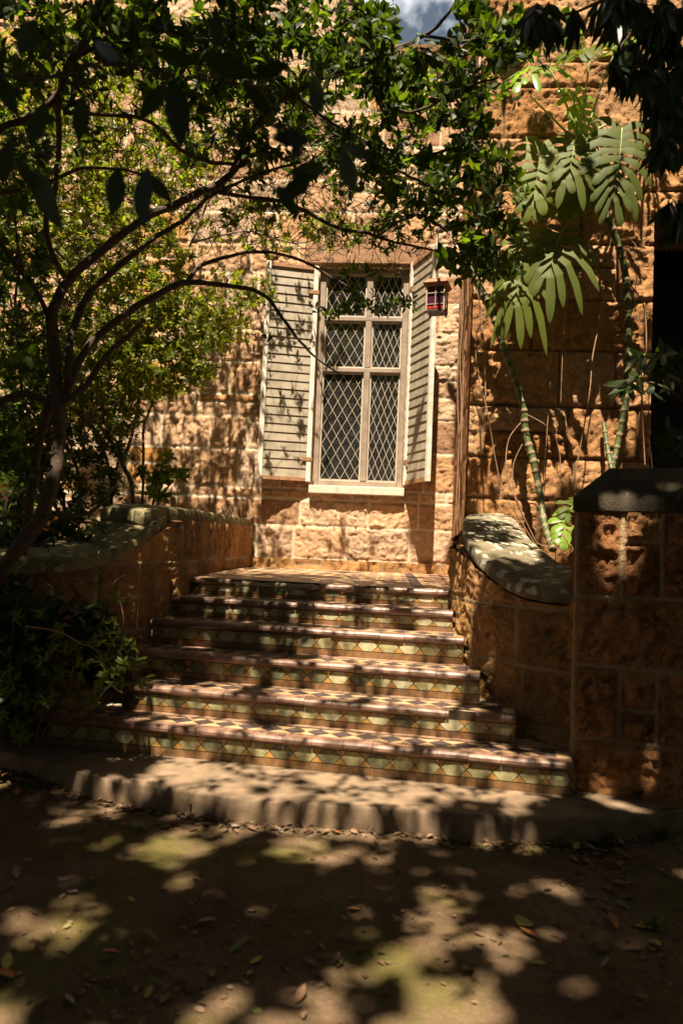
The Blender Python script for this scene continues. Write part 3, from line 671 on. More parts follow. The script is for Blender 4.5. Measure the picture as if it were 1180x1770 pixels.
# ================================================================== PARAPETS
def coping(name, inner, back, th, mat, parent, n=150, m=10, seed=1):
    I_ = crom(inner, n); B_ = crom(back, n); G = []
    dv = B_ - I_; dv /= np.linalg.norm(dv, axis=1)[:, None]
    prof = []
    prof += [(0, .02, -th), (0, -.002, -th * .97), (0, -.005, -th * .9), (0, -.008, -th * .5), (0, -.005, -.014), (0, .0, -.004), (0, .008, -.001)]
    for t in np.linspace(.06, .94, m): prof.append((t, 0, .006 * math.sin(t * math.pi)))
    prof += [(1, -.012, -.004), (1, .006, -th * .3), (1, .0, -th)]
    for (t, o_, z) in prof:
        r = I_ * (1 - t) + B_ * t + dv * o_; r[:, 2] += z; G.append(r)
    G = np.array(G); ns = (fbm(G[..., 0] * 9, G[..., 1] * 9, G[..., 2] * 9, seed) - .5)[..., None]
    n2_ = (fbm(G[..., 0] * 30, G[..., 1] * 30, G[..., 2] * 30, seed + 3) - .5)[..., None]
    G = G + np.array([0, 0, 1.]) * (ns * .010 + n2_ * .009) - dv[None] * (ns * .016 + n2_ * .012)
    cumI = np.r_[0, np.cumsum(np.linalg.norm(I_[1:] - I_[:-1], axis=1))]; gr = np.exp(-(((cumI / .62 + .37) % 1 - .5) / .028) ** 2)
    G[5:-2, :, 2] -= gr * .014; G[:6] += dv[None] * (gr * .010)[None, :, None]
    G = np.concatenate([G, G[:1]], 0)
    k = G.shape[0]; V = G.reshape(-1, 3); Id = np.arange(k * n).reshape(k, n)
    Q = np.stack([Id[:-1, :-1], Id[1:, :-1], Id[1:, 1:], Id[:-1, 1:]], 2).reshape(-1, 4)
    # end caps as fans of quads
    caps = []
    for c in (0, n - 1):
        for a in range(0, (k - 1) // 2 - 1): caps.append([Id[a, c], Id[a + 1, c], Id[k - 2 - a - 1, c], Id[k - 2 - a, c]])
    return quads_mesh(name, V, np.concatenate([Q, np.array(caps)]), mat, parent, True)
# right, curving out to the pier
RP = empty('right_parapet_wall', W(850, 1100, 4.2), 'curved sandstone parapet with a lichen covered coping sweeping down to the pier', 'parapet wall')
rin = [W(809, 889, 6.55), W(803, 896, 5.8), W(801, 906, 5.0), W(804, 926, 4.5), (W(820, 947, 4.2)), W(852, 976, 4.0), W(889, 999, 3.86), W(934, 1011, 3.72), W(1006, 1016, 3.6)]
rbk = [W(866, 888, 6.55), W(880, 891, 6.1), W(893, 900, 5.6), W(908, 921, 5.0), W(926, 940, 4.7), W(938, 950, 4.5), W(955, 963, 4.3), W(972, 973, 4.15), W(1012, 986, 3.98)]
coping('curved_coping', rin, rbk, .085, M_cop, RP, seed=2)
ru = [(812, 6.45), (799, 5.6), (788, 4.9), (786, 4.62), (806, 4.36), (836, 4.1), (898, 3.86), (960, 3.69), (1004, 3.62)]
rpath = crom([W(p, 950, d) for p, d in ru], 60); ri = crom(rin, 60)
dd_ = np.linspace(0, 1, 60)
# height under the coping at the nearest inner edge point
zt_ = [min(ri[np.argmin((ri[:, 0] - p[0]) ** 2 + (ri[:, 1] - p[1]) ** 2)][2] - .095, 1.6) for p in rpath]
stone_wall('wall_face', [tuple(p[:2]) for p in rpath], 0, zt_, layout(0, 1.8, 4, (.3, .4), (.3, .5), 44, [0, .32, .62, .92, 1.25, 1.6], .0), M_para, RP, 1, .014, .028, seed=22, thick=.28, joint=.010, flush=.010, edge=.02)
# left
LP = empty('left_parapet_wall', W(300, 1000, 4.9), 'mossy sandstone parapet with rounded coping along the landing behind the shrub', 'parapet wall')
xl8 = aty(431, 950, 0).x
Pn = W(262, 950, 4.36)
lfar = Vector((xl8, -.02, 0))
lin = [Vector((xl8 + .02, -.0, zf(432, 897))), W(372, 887, 6.2), W(322, 881, 5.3), W(292, 878, 4.95), W(268, 880, 4.66), W(250, 884, 4.56)]
lbk = [Vector((xl8 - .36, -.0, zf(432, 897) - .01)), W(300, 878, 6.2), W(245, 872, 5.4), W(215, 870, 5.15), W(190, 872, 5.0), W(175, 878, 4.95)]
coping('rounded_coping', lin, lbk, .10, M_copl, LP, seed=5)
lsi = [W(288, 890, 4.84), W(272, 899, 4.65), W(259, 911, 4.52), W(243, 924, 4.42), W(213, 941, 4.28), W(173, 955, 4.17), W(130, 962, 4.08), W(86, 965, 4.01), W(10, 965, 3.93), W(-90, 962, 3.85)]
lsb = [W(215, 886, 5.15), W(200, 890, 5.1), W(180, 897, 5.0), W(160, 906, 4.88), W(135, 918, 4.74), W(108, 929, 4.6), W(80, 936, 4.47), W(40, 941, 4.38), W(-30, 944, 4.28), W(-120, 944, 4.2)]
coping('scrolled_coping', lsi, lsb, .085, M_copl, LP, seed=6)
lu = [(431, 7.98), (372, 6.3), (325, 5.08), (293, 4.82), (260, 4.58), (238, 4.42), (200, 4.3), (150, 4.18), (90, 4.08), (10, 3.99), (-90, 3.9), (-200, 3.8)]
lp = crom([W(p, 950, d) for p, d in lu], 80)[::-1]
li_ = np.concatenate([crom(lin, 60), crom(lsi, 60)])
zt_ = []
for p in lp:
    dd = (li_[:, 0] - p[0]) ** 2 + (li_[:, 1] - p[1]) ** 2; zt_.append(min(li_[i_][2] for i_ in [np.argmin(dd)]) - .08)
stone_wall('wall_face', [tuple(p[:2]) for p in lp], 0, zt_, layout(0, 1.8, 6, (.3, .4), (.2, .42), 47, [0, .3, .64, 1.05, 1.8], .0), M_para, LP, 1, .014, .026, seed=25, thick=.28, joint=.012, flush=.018)
# ================================================================== PIER
PR = empty('stone_pier', W(1090, 1360, 3.5), 'square rock faced sandstone pier with a dark weathered cap', 'pier')
pc = W(999, 950, 3.5); pd = RGT * math.cos(R(22)) - FWD * math.sin(R(22)); pb = RGT * math.sin(R(22)) + FWD * math.cos(R(22))
pw, pdp = .78, .52; c0 = Vector((pc.x, pc.y, 0)); cs = [c0 + pb * pdp, c0, c0 + pd * pw, c0 + pd * pw + pb * pdp]
zs_ = np.array([0, .34, .684, 1.015, 1.6]); off = pdp
rows = []
for bb, spl in (([-1, off, 9], 0), ([-1, off, off + .2, off + .36, off + .8, 9], 1), ([-1, off, off + .78, 9], 0), ([-1, off, off + .2, off + .37, off + .8, 9], 1)):
    rows.append((np.array(bb, float), np.array([[1 if (spl and j == 2) else 0, .45, random.random(), random.random()] for j in range(len(bb))], float)))
stone_wall('shaft', [(c.x, c.y) for c in (cs[0], cs[1], cs[2], cs[3])], 0, W(1003, 884, 3.45).z, (zs_, rows), M_pier, PR, 1, .010, .042, seed=51, thick=.03, joint=.0105, wob=.006, core=False, flush=.012, edge=.018)
zcb, zct, zcr = W(1003, 884, 3.45).z, W(1003, 856, 3.42).z, 1.645
def rect(o_, s_=0): return [c0 - pd * o_ - pb * o_, c0 + pd * (pw + o_) - pb * o_, c0 + pd * (pw + o_) + pb * (pdp + o_), c0 - pd * o_ + pb * (pdp + o_)]
V = []; 
rings = [(.0, zcb - .002), (.026, zcb), (.030, zcb + .01), (.030, zct - .01), (.024, zct), (-.05, zct + .075), (-.13, zcr - .004), (-.15, zcr)]
NS = 30
for (o_, z) in rings:
    rc = rect(o_)
    for e in range(4):
        a, b_ = rc[e], rc[(e + 1) % 4]
        for j in range(NS):
            p = a.lerp(b_, j / NS); V.append((p.x, p.y, z))
V = np.array(V); ns = (fbm(V[:, 0] * 12, V[:, 1] * 12, V[:, 2] * 12, 7) - .5); V[:, 2] += ns * .012; V[:, 0] += ns * .01; V[:, 1] += ns * .01
V = np.vstack([V, V[-4 * NS:].mean(0)])
k = len(rings); Id = np.arange(k * 4 * NS).reshape(k, 4 * NS); J = np.roll(Id, -1, 1)
Q = np.stack([Id[:-1], J[:-1], J[1:], Id[1:]], 2).reshape(-1, 4)
cq = [[Id[-1, j], Id[-1, (j + 1) % (4 * NS)], Id[-1, (j + 2) % (4 * NS)], len(V) - 1] for j in range(0, 4 * NS, 2)]
quads_mesh('cap', V, np.concatenate([Q, cq]), M_cap, PR, False)
# core of pier
mb = MB(); mb.prism([(p.x, p.y) for p in rect(-.03)], 0, zcb - .01); cq_ = mb.build('shaft_core', M_pier, PR)
# garden soil behind the parapets
mb = MB()
mb.box((-4.2, -2.2, .45), (2.35, 2.1, .42)); mb.build('garden_soil', M_ground)['kind'] = 'structure'
mb = MB(); q = W(930, 950, 5.3); mb.box((q.x + 1.2, q.y + .15, .42), (1.0, .9, .4)); mb.build('planting_bed_soil', M_ground)['kind'] = 'structure'
# ================================================================== LANTERN
lp_ = W(755, 515, 6.3); LT = empty('hanging_lantern', lp_, 'small house shaped hanging lantern with purple glass and red base', 'lantern')
ang = R(-14); lX = Vector((math.cos(ang), math.sin(ang), 0)); lY = Vector((-math.sin(ang), math.cos(ang), 0)); lZ = Vector((0, 0, 1)); AX = (lX, lY, lZ)
M_lr = simple('rusty_lantern_metal', (.30, .12, .06), .55, .4, 60, .4, metal=.3); M_lk = simple('dark_lantern_frame', (.06, .03, .02), .5, .3, 40, .1)
M_red = simple('red_lantern_base', (.4, .015, .01), .4, .3, 40, .1)
m, n, b, o = newmat('purple_glass'); b.inputs['Base Color'].default_value = (.055, .012, .03, 1); b.inputs['Roughness'].default_value = .15; M_pur = m
s = .078; mb = MB()
for a in (-1, 1):
    for c in (-1, 1): mb.box(lp_ + lX * a * s + lY * c * s - lZ * .01, (.006, .006, .125), AX)
    mb.box(lp_ + lX * a * s * .0 + lY * -s * 1.0 + lZ * (.02 if a > 0 else -.079), (.072, .003, .003), AX)
mb.box(lp_ - lY * s, (.003, .003, .11), AX)
for a in (-1, 1): mb.box(lp_ + lX * a * s, (.003, .003, .11), AX)
mb.build('lantern_frame', simple('pale_lantern_bars', (.42, .33, .24), .6, .3, 40, .1), LT)
mb = MB(); mb.box(lp_ + lZ * .01, (s - .008, s - .008, .085), AX); mb.build('glass_box', M_pur, LT)
mb = MB(); mb.box(lp_ - lZ * .098, (s - .003, s - .003, .022), AX); mb.build('base_band', M_red, LT, bevel=.003)
mb = MB(); mb.box(lp_ - lZ * .13, (s, s, .009), AX)
for a in (-1, 1):
    for c in (-1, 1): mb.box(lp_ + lX * a * .07 + lY * c * .07 - lZ * .148, (.008, .008, .008), AX)
mb.build('foot', M_lk, LT)
mb = MB(); e1, e2, e3 = .112, .104, .03; z = lp_ + lZ * .108
def rr(e, h): return [z + lX * a * e + lY * c * e + lZ * h for a, c in ((-1, -1), (1, -1), (1, 1), (-1, 1))]
mb.hexa(rr(.092, -.03) + rr(e1, .0)); mb.hexa(rr(e1, .001) + rr(.07, .045)); mb.hexa(rr(.07, .046) + rr(.02, .062)); mb.build('roof', M_lr, LT, bevel=.004)
wt = W(757, 398, 6.3)
mb = MB(); mb.tube([z + lZ * .06, z + lZ * .1, wt], .0035, 6); mb.tube([z + lZ * (.075 + .018 * math.cos(t)) + lX * .018 * math.sin(t) for t in np.linspace(0, 6.28, 14)], .0025, 5); mb.build('hanging_wire', M_lk, LT)
# ================================================================== BVH of the built place (to stand plants and shade on it)
bpy.context.view_layer.update()
def static_bvh():
    V, Fc = [], []
    for o in sc.objects:
        if o.type != 'MESH': continue
        b = len(V); mw = o.matrix_world; me = o.data
        co = np.empty(len(me.vertices) * 3); me.vertices.foreach_get('co', co); co = co.reshape(-1, 3)
        M = np.array(mw); co = co @ M[:3, :3].T + M[:3, 3]
        V += co.tolist()
        for p in me.polygons: Fc.append([b + i for i in p.vertices])
    return BVHTree.FromPolygons(V, Fc)
BV = static_bvh()
def hitp(px, py, off=0.0):
    v = ray(px, py).normalized(); h = BV.ray_cast(CAM, v, 60)
    return (h[0] - v * off) if h[0] is not None and (off == 0 or h[1].z > .6) else None
# ================================================================== LEAVES
def nrm(a): return a / np.maximum(np.linalg.norm(a, axis=-1, keepdims=True), 1e-9)
def leaf_arrays(P, D, Nn, L, Wd, st=((0, .12), (.3, .85), (.65, .9), (1, .06)), fold=.18, droop=.18):
    P, D, Nn = np.asarray(P), nrm(np.asarray(D)), np.asarray(Nn); n = len(P)
    Nn = nrm(Nn - D * (Nn * D).sum(1, keepdims=True)); S = np.cross(D, Nn)
    L = np.broadcast_to(L, n)[:, None]; Wd = np.broadcast_to(Wd, n)[:, None]; rows = []
    for s, w_ in st:
        c = P + D * L * s - Nn * (droop * L * s * s)
        rows += [c - S * Wd * w_ + Nn * fold * Wd * w_, c, c + S * Wd * w_ + Nn * fold * Wd * w_]
    V = np.stack(rows, 1).reshape(-1, 3); k = len(st); q = []
    for i in range(k - 1):
        a = i * 3; q += [[a, a + 1, a + 4, a + 3], [a + 1, a + 2, a + 5, a + 4]]
    Q = (np.array(q)[None] + (np.arange(n) * 3 * k)[:, None, None]).reshape(-1, 4)
    return V, Q, 3 * k
def leaves_obj(name, P, D, Nn, L, Wd, mat, parent, rnd=None, st=None, **kw):
    st = st or ((0, .12), (.3, .85), (.65, .9), (1, .06))
    V, Q, k = leaf_arrays(P, D, Nn, L, Wd, st, **kw)
    rnd = RS.rand(len(P)) if rnd is None else rnd
    return quads_mesh(name, V, Q, mat, parent, True, {'rnd': np.repeat(rnd, k)})
class Plant:
    def __init__(s): s.pos = []; s.mb = MB(); s.tw = MB()
    def limb(s, pts, r0=None, n=None):     # pts: (px, py, d, r_px)
        w_ = [W(p[0], p[1], p[2]) for p in pts]; r = [p[3] * .86 * p[2] / F for p in pts]
        return s.limbw(w_, r, n)
    def limbw(s, w_, r, n=None):
        n = n or max(8, len(w_) * 6); A_ = crom(w_, n); rr_ = np.interp(np.linspace(0, 1, n), np.linspace(0, 1, len(r)), r)
        A_ = A_ + (np.stack([fbm(A_[:, 0] * 5, A_[:, 2] * 5, k * 7, k + 3, 3) for k in range(3)], 1) - .5) * .05 * np.minimum(1, np.linspace(0, 4, n))[:, None]
        rr_ = rr_ * (1 + .18 * (vn(np.arange(n) * .9, 0, 0, 5) - .5))
        s.mb.tube(A_, list(rr_), 8 if r[0] > .012 else 5); s.pos += A_.tolist(); return A_
    def twigs(s, targets, r=.0035, jit=.12, sag=0):
        T_ = np.array(targets); P = np.array(s.pos); d = np.array([np.min(((P - t) ** 2).sum(1)) for t in T_]); dirs = np.zeros_like(T_)
        cap = len(P) + len(T_) * 4; B = np.zeros((cap, 3)); B[:len(P)] = P; n = len(P)
        for i in np.argsort(d):
            t = T_[i]; dd = ((B[:n] - t) ** 2).sum(1); j = int(np.argmin(dd)); a = B[j]; Ln = math.sqrt(dd[j]); ks = 4
            off = (RS.rand(3) - .5) * jit * 2 * Ln; pts = []
            for k in range(ks + 1):
                f = k / ks; pts.append(a * (1 - f) + t * f + off * math.sin(f * math.pi) + np.array([0, 0, -sag * Ln * math.sin(f * math.pi)]))
            rr_ = r * (1 + min(1.5, Ln * 1.2)); s.tw.tube(pts, [rr_ * (1 - .6 * k / ks) for k in range(ks + 1)], 3, cap=False)
            B[n:n + 3] = pts[1:4]; n += 3; B[n] = t; n += 1; dirs[i] = pts[-1] - pts[-2]
            if n + 5 > cap: B = np.vstack([B, np.zeros((cap, 3))]); cap *= 2
        s.pos = B[:n].tolist(); return T_, nrm(dirs)
def whorl(T_, dirs, k=(4, 7), up=.35, spread=.9, back=0.05):
    P, D, Nn = [], [], []
    for t, d in zip(T_, dirs):
        ax = d + np.array([0, 0, up]); ax /= np.linalg.norm(ax) + 1e-9
        o1 = np.cross(ax, [0.3, .5, .8]); o1 /= np.linalg.norm(o1); o2 = np.cross(ax, o1); a0 = RS.rand() * 6.28; n = RS.randint(k[0], k[1] + 1)
        for i in range(n):
            a = a0 + i * 2.4 + RS.rand() * .4; rd = o1 * math.cos(a) + o2 * math.sin(a); q = spread * (.75 + .5 * RS.rand())
            D.append(rd * q + ax * (1.1 - q * .6)); Nn.append(ax - rd * .2 + (RS.rand(3) - .5) * .4); P.append(t - ax * back * RS.rand())
    return np.array(P), np.array(D), np.array(Nn)
def blob_points(blobs):
    o = []
    def skyhole(x, y): return ((x - 738) / 52) ** 2 + ((y - 30) / 58) ** 2 < 1 and RS.rand() < .93
    for (cx, cy, rx, ry, d0, d1, n) in blobs:
        for _ in range(n):
            r_ = math.sqrt(RS.rand()) if RS.rand() < .75 else RS.rand() * 1.25; a = RS.rand() * 6.283
            x_, y_ = cx + rx * r_ * math.cos(a), cy + ry * r_ * math.sin(a)
            if not skyhole(x_, y_): o.append(list(W(x_, y_, d0 + (d1 - d0) * RS.rand())))
    return o
# ------------------------------------------------------------------ azalea shrub against the facade
az = empty('azalea_shrub', W(235, 900, 5.9), 'tall sunlit yellow green shrub spreading across the stone wall left of the window', 'shrub')
p = Plant(); c = W(232, 905, 5.9); c.z = .8
for pts in ([(232, 905, 5.9, 5), (228, 840, 5.9, 5), (212, 800, 5.9, 4), (190, 760, 5.85, 3.5), (150, 700, 5.8, 3), (120, 560, 5.8, 2.6), (90, 420, 5.8, 2.2), (80, 260, 5.8, 2)],
            [(212, 800, 5.9, 4), (235, 730, 6.0, 3.5), (245, 660, 6.1, 3), (270, 560, 6.2, 2.5), (330, 420, 6.3, 2.2), (390, 260, 6.4, 2), (430, 130, 6.4, 1.6)],
            [(192, 905, 5.7, 4), (190, 820, 5.7, 3.5), (160, 740, 5.7, 3), (60, 640, 5.6, 2.5), (10, 500, 5.6, 2.2), (-20, 350, 5.6, 2)],
            [(245, 905, 6.3, 3), (248, 820, 6.3, 3), (255, 720, 6.4, 2.5), (300, 640, 6.5, 2), (360, 590, 6.5, 1.6), (420, 560, 6.5, 1.2)],
            [(140, 905, 5.5, 4), (130, 800, 5.5, 3.5), (60, 720, 5.4, 3), (-20, 640, 5.3, 2)],
            [(330, 420, 6.3, 2.2), (420, 400, 6.4, 2), (520, 420, 6.4, 1.5), (590, 380, 6.4, 1)]): p.limb(pts)
bl = [(60, 330, 150, 140, 5.4, 6.9, 230), (200, 470, 130, 110, 5.5, 6.9, 190), (250, 300, 120, 100, 5.6, 7.0, 120), (300, 560, 90, 60, 5.6, 6.8, 110), (380, 570, 60, 40, 6.6, 7.4, 20), (120, 620, 140, 90, 5.2, 6.6, 200), (250, 640, 110, 50, 5.5, 6.6, 110), (40, 760, 80, 80, 5.1, 6.0, 90), (350, 190, 100, 100, 6.8, 7.6, 34), (460, 90, 110, 60, 6.8, 7.6, 10), (460, 390, 100, 50, 7.1, 7.7, 16), (570, 400, 60, 30, 6.1, 6.8, 14), (160, 720, 90, 40, 5.4, 6.2, 50), (420, 500, 60, 30, 6.1, 6.8, 16), (100, 130, 150, 100, 5.6, 6.9, 130), (300, 100, 120, 80, 5.8, 7.0, 70)]
bl = [(a, b_, c_, d_, e, f, int(n * 3.6)) for a, b_, c_, d_, e, f, n in bl] + [(100, 400, 180, 260, 5.0, 6.6, 420), (330, 620, 60, 40, 5.8, 6.8, 60), (350, 330, 100, 150, 7.0, 7.7, 60)]
T_, dr_ = p.twigs(blob_points(bl), .0026, .16)
p.mb.build('stem', M_bark, az, smooth=True); p.tw.build('twigs', M_bark, az)
P, D, Nn = whorl(T_, dr_, (6, 10), .5, .9, .06)
leaves_obj('foliage', P, D, Nn, .042 + .026 * RS.rand(len(P)), .0115, M_lazal, az)
# dry hanging twigs and low leafy sucker by the wall
sh = empty('young_shrub', W(262, 880, 6.2), 'small bright leafed shrub rising above the parapet against the wall', 'shrub')
p = Plant(); p.limb([(262, 900, 6.2, 3), (270, 850, 6.2, 2.5), (282, 800, 6.2, 2)]); p.limb([(250, 905, 6.1, 2.5), (300, 830, 6.2, 1.6)])
T_, dr_ = p.twigs(blob_points([(280, 810, 40, 25, 6.0, 6.4, 16), (270, 840, 30, 20, 6.0, 6.4, 6), (318, 828, 10, 8, 6.1, 6.3, 2)]), .003)
p.mb.build('stem', M_bark, sh, smooth=True); p.tw.build('twigs', M_bark, sh); P, D, Nn = whorl(T_, dr_, (5, 7), .3, .9)
leaves_obj('foliage', P, D, Nn, .085, .021, M_lglos, sh, rnd=.6 + .4 * RS.rand(len(P)))
# ------------------------------------------------------------------ main crooked tree
tr = empty('crooked_tree', W(20, 1100, 3.5), 'crooked dark stemmed tree whose branches reach over the steps and window', 'tree')
p = Plant()
for pts in ([(-60, 1075, 3.45, 17), (20, 965, 3.5, 16), (64, 903, 3.55, 15), (90, 838, 3.6, 13.5), (100, 760, 3.65, 13), (100, 690, 3.7, 14), (91, 612, 3.7, 13), (85, 552, 3.7, 12), (118, 490, 3.75, 9.5), (188, 422, 3.8, 8.5), (255, 372, 3.9, 8), (335, 338, 4.0, 8), (372, 325, 4.05, 7.5), (400, 296, 4.1, 6.5), (425, 258, 4.1, 5)],
            [(400, 296, 4.1, 5.5), (430, 235, 4.05, 5), (480, 180, 4.0, 4.5), (560, 135, 3.9, 4.5), (641, 102, 3.8, 4.5), (732, 62, 3.7, 4), (783, 15, 3.6, 3), (800, -40, 3.5, 2)],
            [(732, 62, 3.7, 3.5), (800, 66, 3.65, 3), (862, 62, 3.6, 2.5), (930, 90, 3.6, 2)],
            [(372, 330, 4.05, 5), (430, 342, 4.1, 4), (500, 352, 4.1, 4), (570, 385, 4.2, 3.5), (650, 410, 4.2, 3), (740, 428, 4.2, 2.5), (820, 440, 4.2, 2)],
            [(118, 660, 3.7, 9), (123, 575, 3.8, 8), (160, 505, 3.9, 6.5), (240, 430, 4.0, 5), (330, 366, 4.1, 4), (420, 310, 4.2, 3), (520, 280, 4.2, 2.5)],
            [(108, 700, 3.7, 9), (148, 606, 3.8, 8.5), (225, 538, 3.9, 7), (320, 490, 4.0, 6), (400, 497, 4.1, 4.5), (460, 514, 4.2, 4), (500, 562, 4.2, 3.3), (545, 615, 4.2, 2.3), (586, 645, 4.2, 1.5)],
            [(322, 489, 4.0, 4.5), (350, 460, 4.05, 4), (400, 440, 4.1, 3.5), (470, 436, 4.2, 3), (550, 466, 4.2, 2.5), (640, 520, 4.2, 2)],
            [(100, 700, 3.7, 8), (140, 668, 3.7, 6.5), (195, 605, 3.75, 5.5), (252, 553, 3.8, 4.5)],
            [(100, 700, 3.7, 9), (50, 682, 3.65, 8), (5, 690, 3.6, 7), (-60, 710, 3.5, 7)],
            [(40, 960, 3.9, 9), (58, 840, 3.9, 10), (72, 750, 3.85, 9), (90, 680, 3.75, 8)],
            [(0, 897, 3.4, 4), (78, 890, 3.4, 4), (150, 891, 3.45, 3.2), (184, 862, 3.5, 2.6), (196, 845, 3.5, 1.5)],
            [(-40, 250, 3.4, 9), (20, 215, 3.4, 7), (100, 168, 3.4, 7), (120, 110, 3.35, 7), (160, 50, 3.3, 8), (190, -40, 3.2, 9)],
            [(118, 490, 3.75, 6), (80, 400, 3.7, 6), (100, 300, 3.6, 5), (105, 170, 3.4, 6)],
            [(-20, 338, 3.4, 6), (60, 322, 3.4, 5), (150, 290, 3.5, 3), (250, 300, 3.6, 2.5)],
            [(110, 195, 3.4, 5), (200, 198, 3.4, 4.5), (262, 212, 3.5, 4), (330, 270, 3.7, 4), (410, 285, 3.9, 4)],
            [(130, 100, 3.35, 5), (230, 55, 3.4, 5), (320, 60, 3.5, 5), (400, 110, 3.6, 5), (480, 140, 3.8, 5), (560, 200, 3.9, 4), (620, 240, 4, 3), (700, 300, 4.1, 3), (800, 350, 4.2, 2.5)],
            [(230, 55, 3.4, 4), (300, -20, 3.4, 5)], [(640, 120, 3.8, 3.5), (690, 190, 3.8, 3.5), (740, 190, 3.8, 3), (800, 150, 3.8, 3), (860, 130, 3.8, 2)],
            [(620, 240, 4, 3), (720, 270, 4, 3), (790, 260, 4, 3), (850, 300, 4, 2)],
            [(650, 410, 4.2, 3), (720, 370, 4.2, 2.5), (770, 398, 4.6, 3), (757, 396, 6.2, 4), (756, 400, 6.45, 3)],
            [(85, 552, 3.7, 6), (55, 500, 3.6, 5), (10, 440, 3.5, 4), (-30, 380, 3.5, 4)]): p.limb(pts)
bl = [(120, 60, 190, 90, 3.0, 4.2, 110), (330, 50, 170, 90, 3.2, 4.4, 130), (520, 50, 150, 80, 3.3, 4.6, 120), (630, 80, 60, 60, 3.3, 4.6, 34), (600, 180, 150, 100, 3.7, 4.9, 80), (720, 220, 110, 120, 3.7, 4.9, 84), (690, 150, 60, 40, 3.5, 4.4, 26), (720, 60, 60, 40, 3.5, 4.2, 5), (800, 170, 60, 70, 3.5, 4.4, 44), (820, 310, 80, 90, 3.6, 4.6, 80), (860, 420, 60, 60, 3.8, 4.6, 40), (810, 440, 50, 40, 3.8, 4.6, 26), (680, 330, 100, 55, 3.8, 4.7, 36),
      (840, 60, 70, 50, 3.4, 4.2, 34), (930, 50, 60, 50, 3.3, 4.2, 26), (60, 230, 100, 90, 3.2, 4.2, 18), (30, 420, 70, 100, 3.2, 4.2, 10), (30, 600, 60, 80, 3.2, 4.0, 12), (30, 770, 60, 70, 3.2, 3.9, 22), (400, 170, 100, 70, 3.5, 4.5, 40), (430, 260, 90, 50, 3.8, 4.5, 16), (250, 150, 100, 60, 3.3, 4.3, 20)]
bl += [(380, 120, 120, 70, 4.4, 5.2, 60), (470, 200, 90, 60, 4.6, 5.4, 40), (330, 230, 80, 50, 4.6, 5.4, 26), (648, 40, 36, 50, 3.6, 4.6, 34), (815, 25, 25, 40, 3.6, 4.4, 14), (742, 108, 60, 20, 3.7, 4.6, 26), (810, 250, 110, 140, 4.9, 5.8, 80), (620, 170, 130, 90, 4.6, 5.4, 62), (560, 280, 110, 60, 4.6, 5.6, 30), (700, 330, 80, 60, 4.8, 5.6, 26)]
bl += [(150, -150, 260, 110, 2.8, 4.2, 170), (450, -120, 180, 80, 3.2, 4.6, 60), (100, 30, 200, 110, 3.2, 4.4, 60), (450, 60, 200, 80, 3.4, 4.8, 60), (-70, 500, 50, 300, 3.0, 4.2, 60)]
T_, dr_ = p.twigs(blob_points(bl), .0032, .14)
# small sprays in front of the upper window
T2, d2 = p.twigs(blob_points([(610, 520, 60, 28, 4.1, 4.4, 26), (700, 530, 30, 18, 4.1, 4.4, 10), (480, 580, 30, 14, 4.1, 4.3, 5), (640, 470, 60, 20, 4.1, 4.5, 16), (560, 380, 140, 60, 4.1, 4.8, 46), (440, 350, 90, 60, 4.1, 4.7, 30), (560, 540, 60, 20, 4.1, 4.4, 8), (690, 400, 60, 40, 4.1, 4.6, 26)]), .0022, .14)
# bare criss cross twigs
bare = blob_points([(480, 330, 170, 120, 3.7, 4.9, 420), (300, 330, 170, 130, 3.6, 4.8, 260), (600, 420, 150, 60, 3.9, 4.8, 150), (150, 200, 150, 120, 3.3, 4.2, 110), (740, 430, 60, 50, 4, 4.8, 40), (120, 760, 130, 120, 3.6, 4.6, 120), (120, 520, 130, 120, 3.7, 4.8, 160), (300, 150, 200, 100, 3.4, 4.6, 160), (600, 300, 180, 130, 4.3, 5.6, 330), (450, 200, 140, 120, 4.0, 5.2, 160), (60, 980, 60, 80, 3.4, 3.7, 16)])
p.twigs(bare, .0032, .2)
p.mb.build('branches', M_bark2, tr, smooth=True); p.tw.build('twigs', M_bark2, tr)
P, D, Nn = whorl(T_, dr_, (5, 8), .25, .95, .12)
leaves_obj('foliage', P, D, Nn, .046 + .042 * RS.rand(len(P)), .0135 + .007 * RS.rand(len(P)), M_lglos, tr, droop=.25)
P, D, Nn = whorl(T2, d2, (5, 7), .3, .9, .05)
leaves_obj('small_leaves', P, D, Nn, .036 + .014 * RS.rand(len(P)), .009, M_lglos, tr, rnd=.3 + .7 * RS.rand(len(P)))
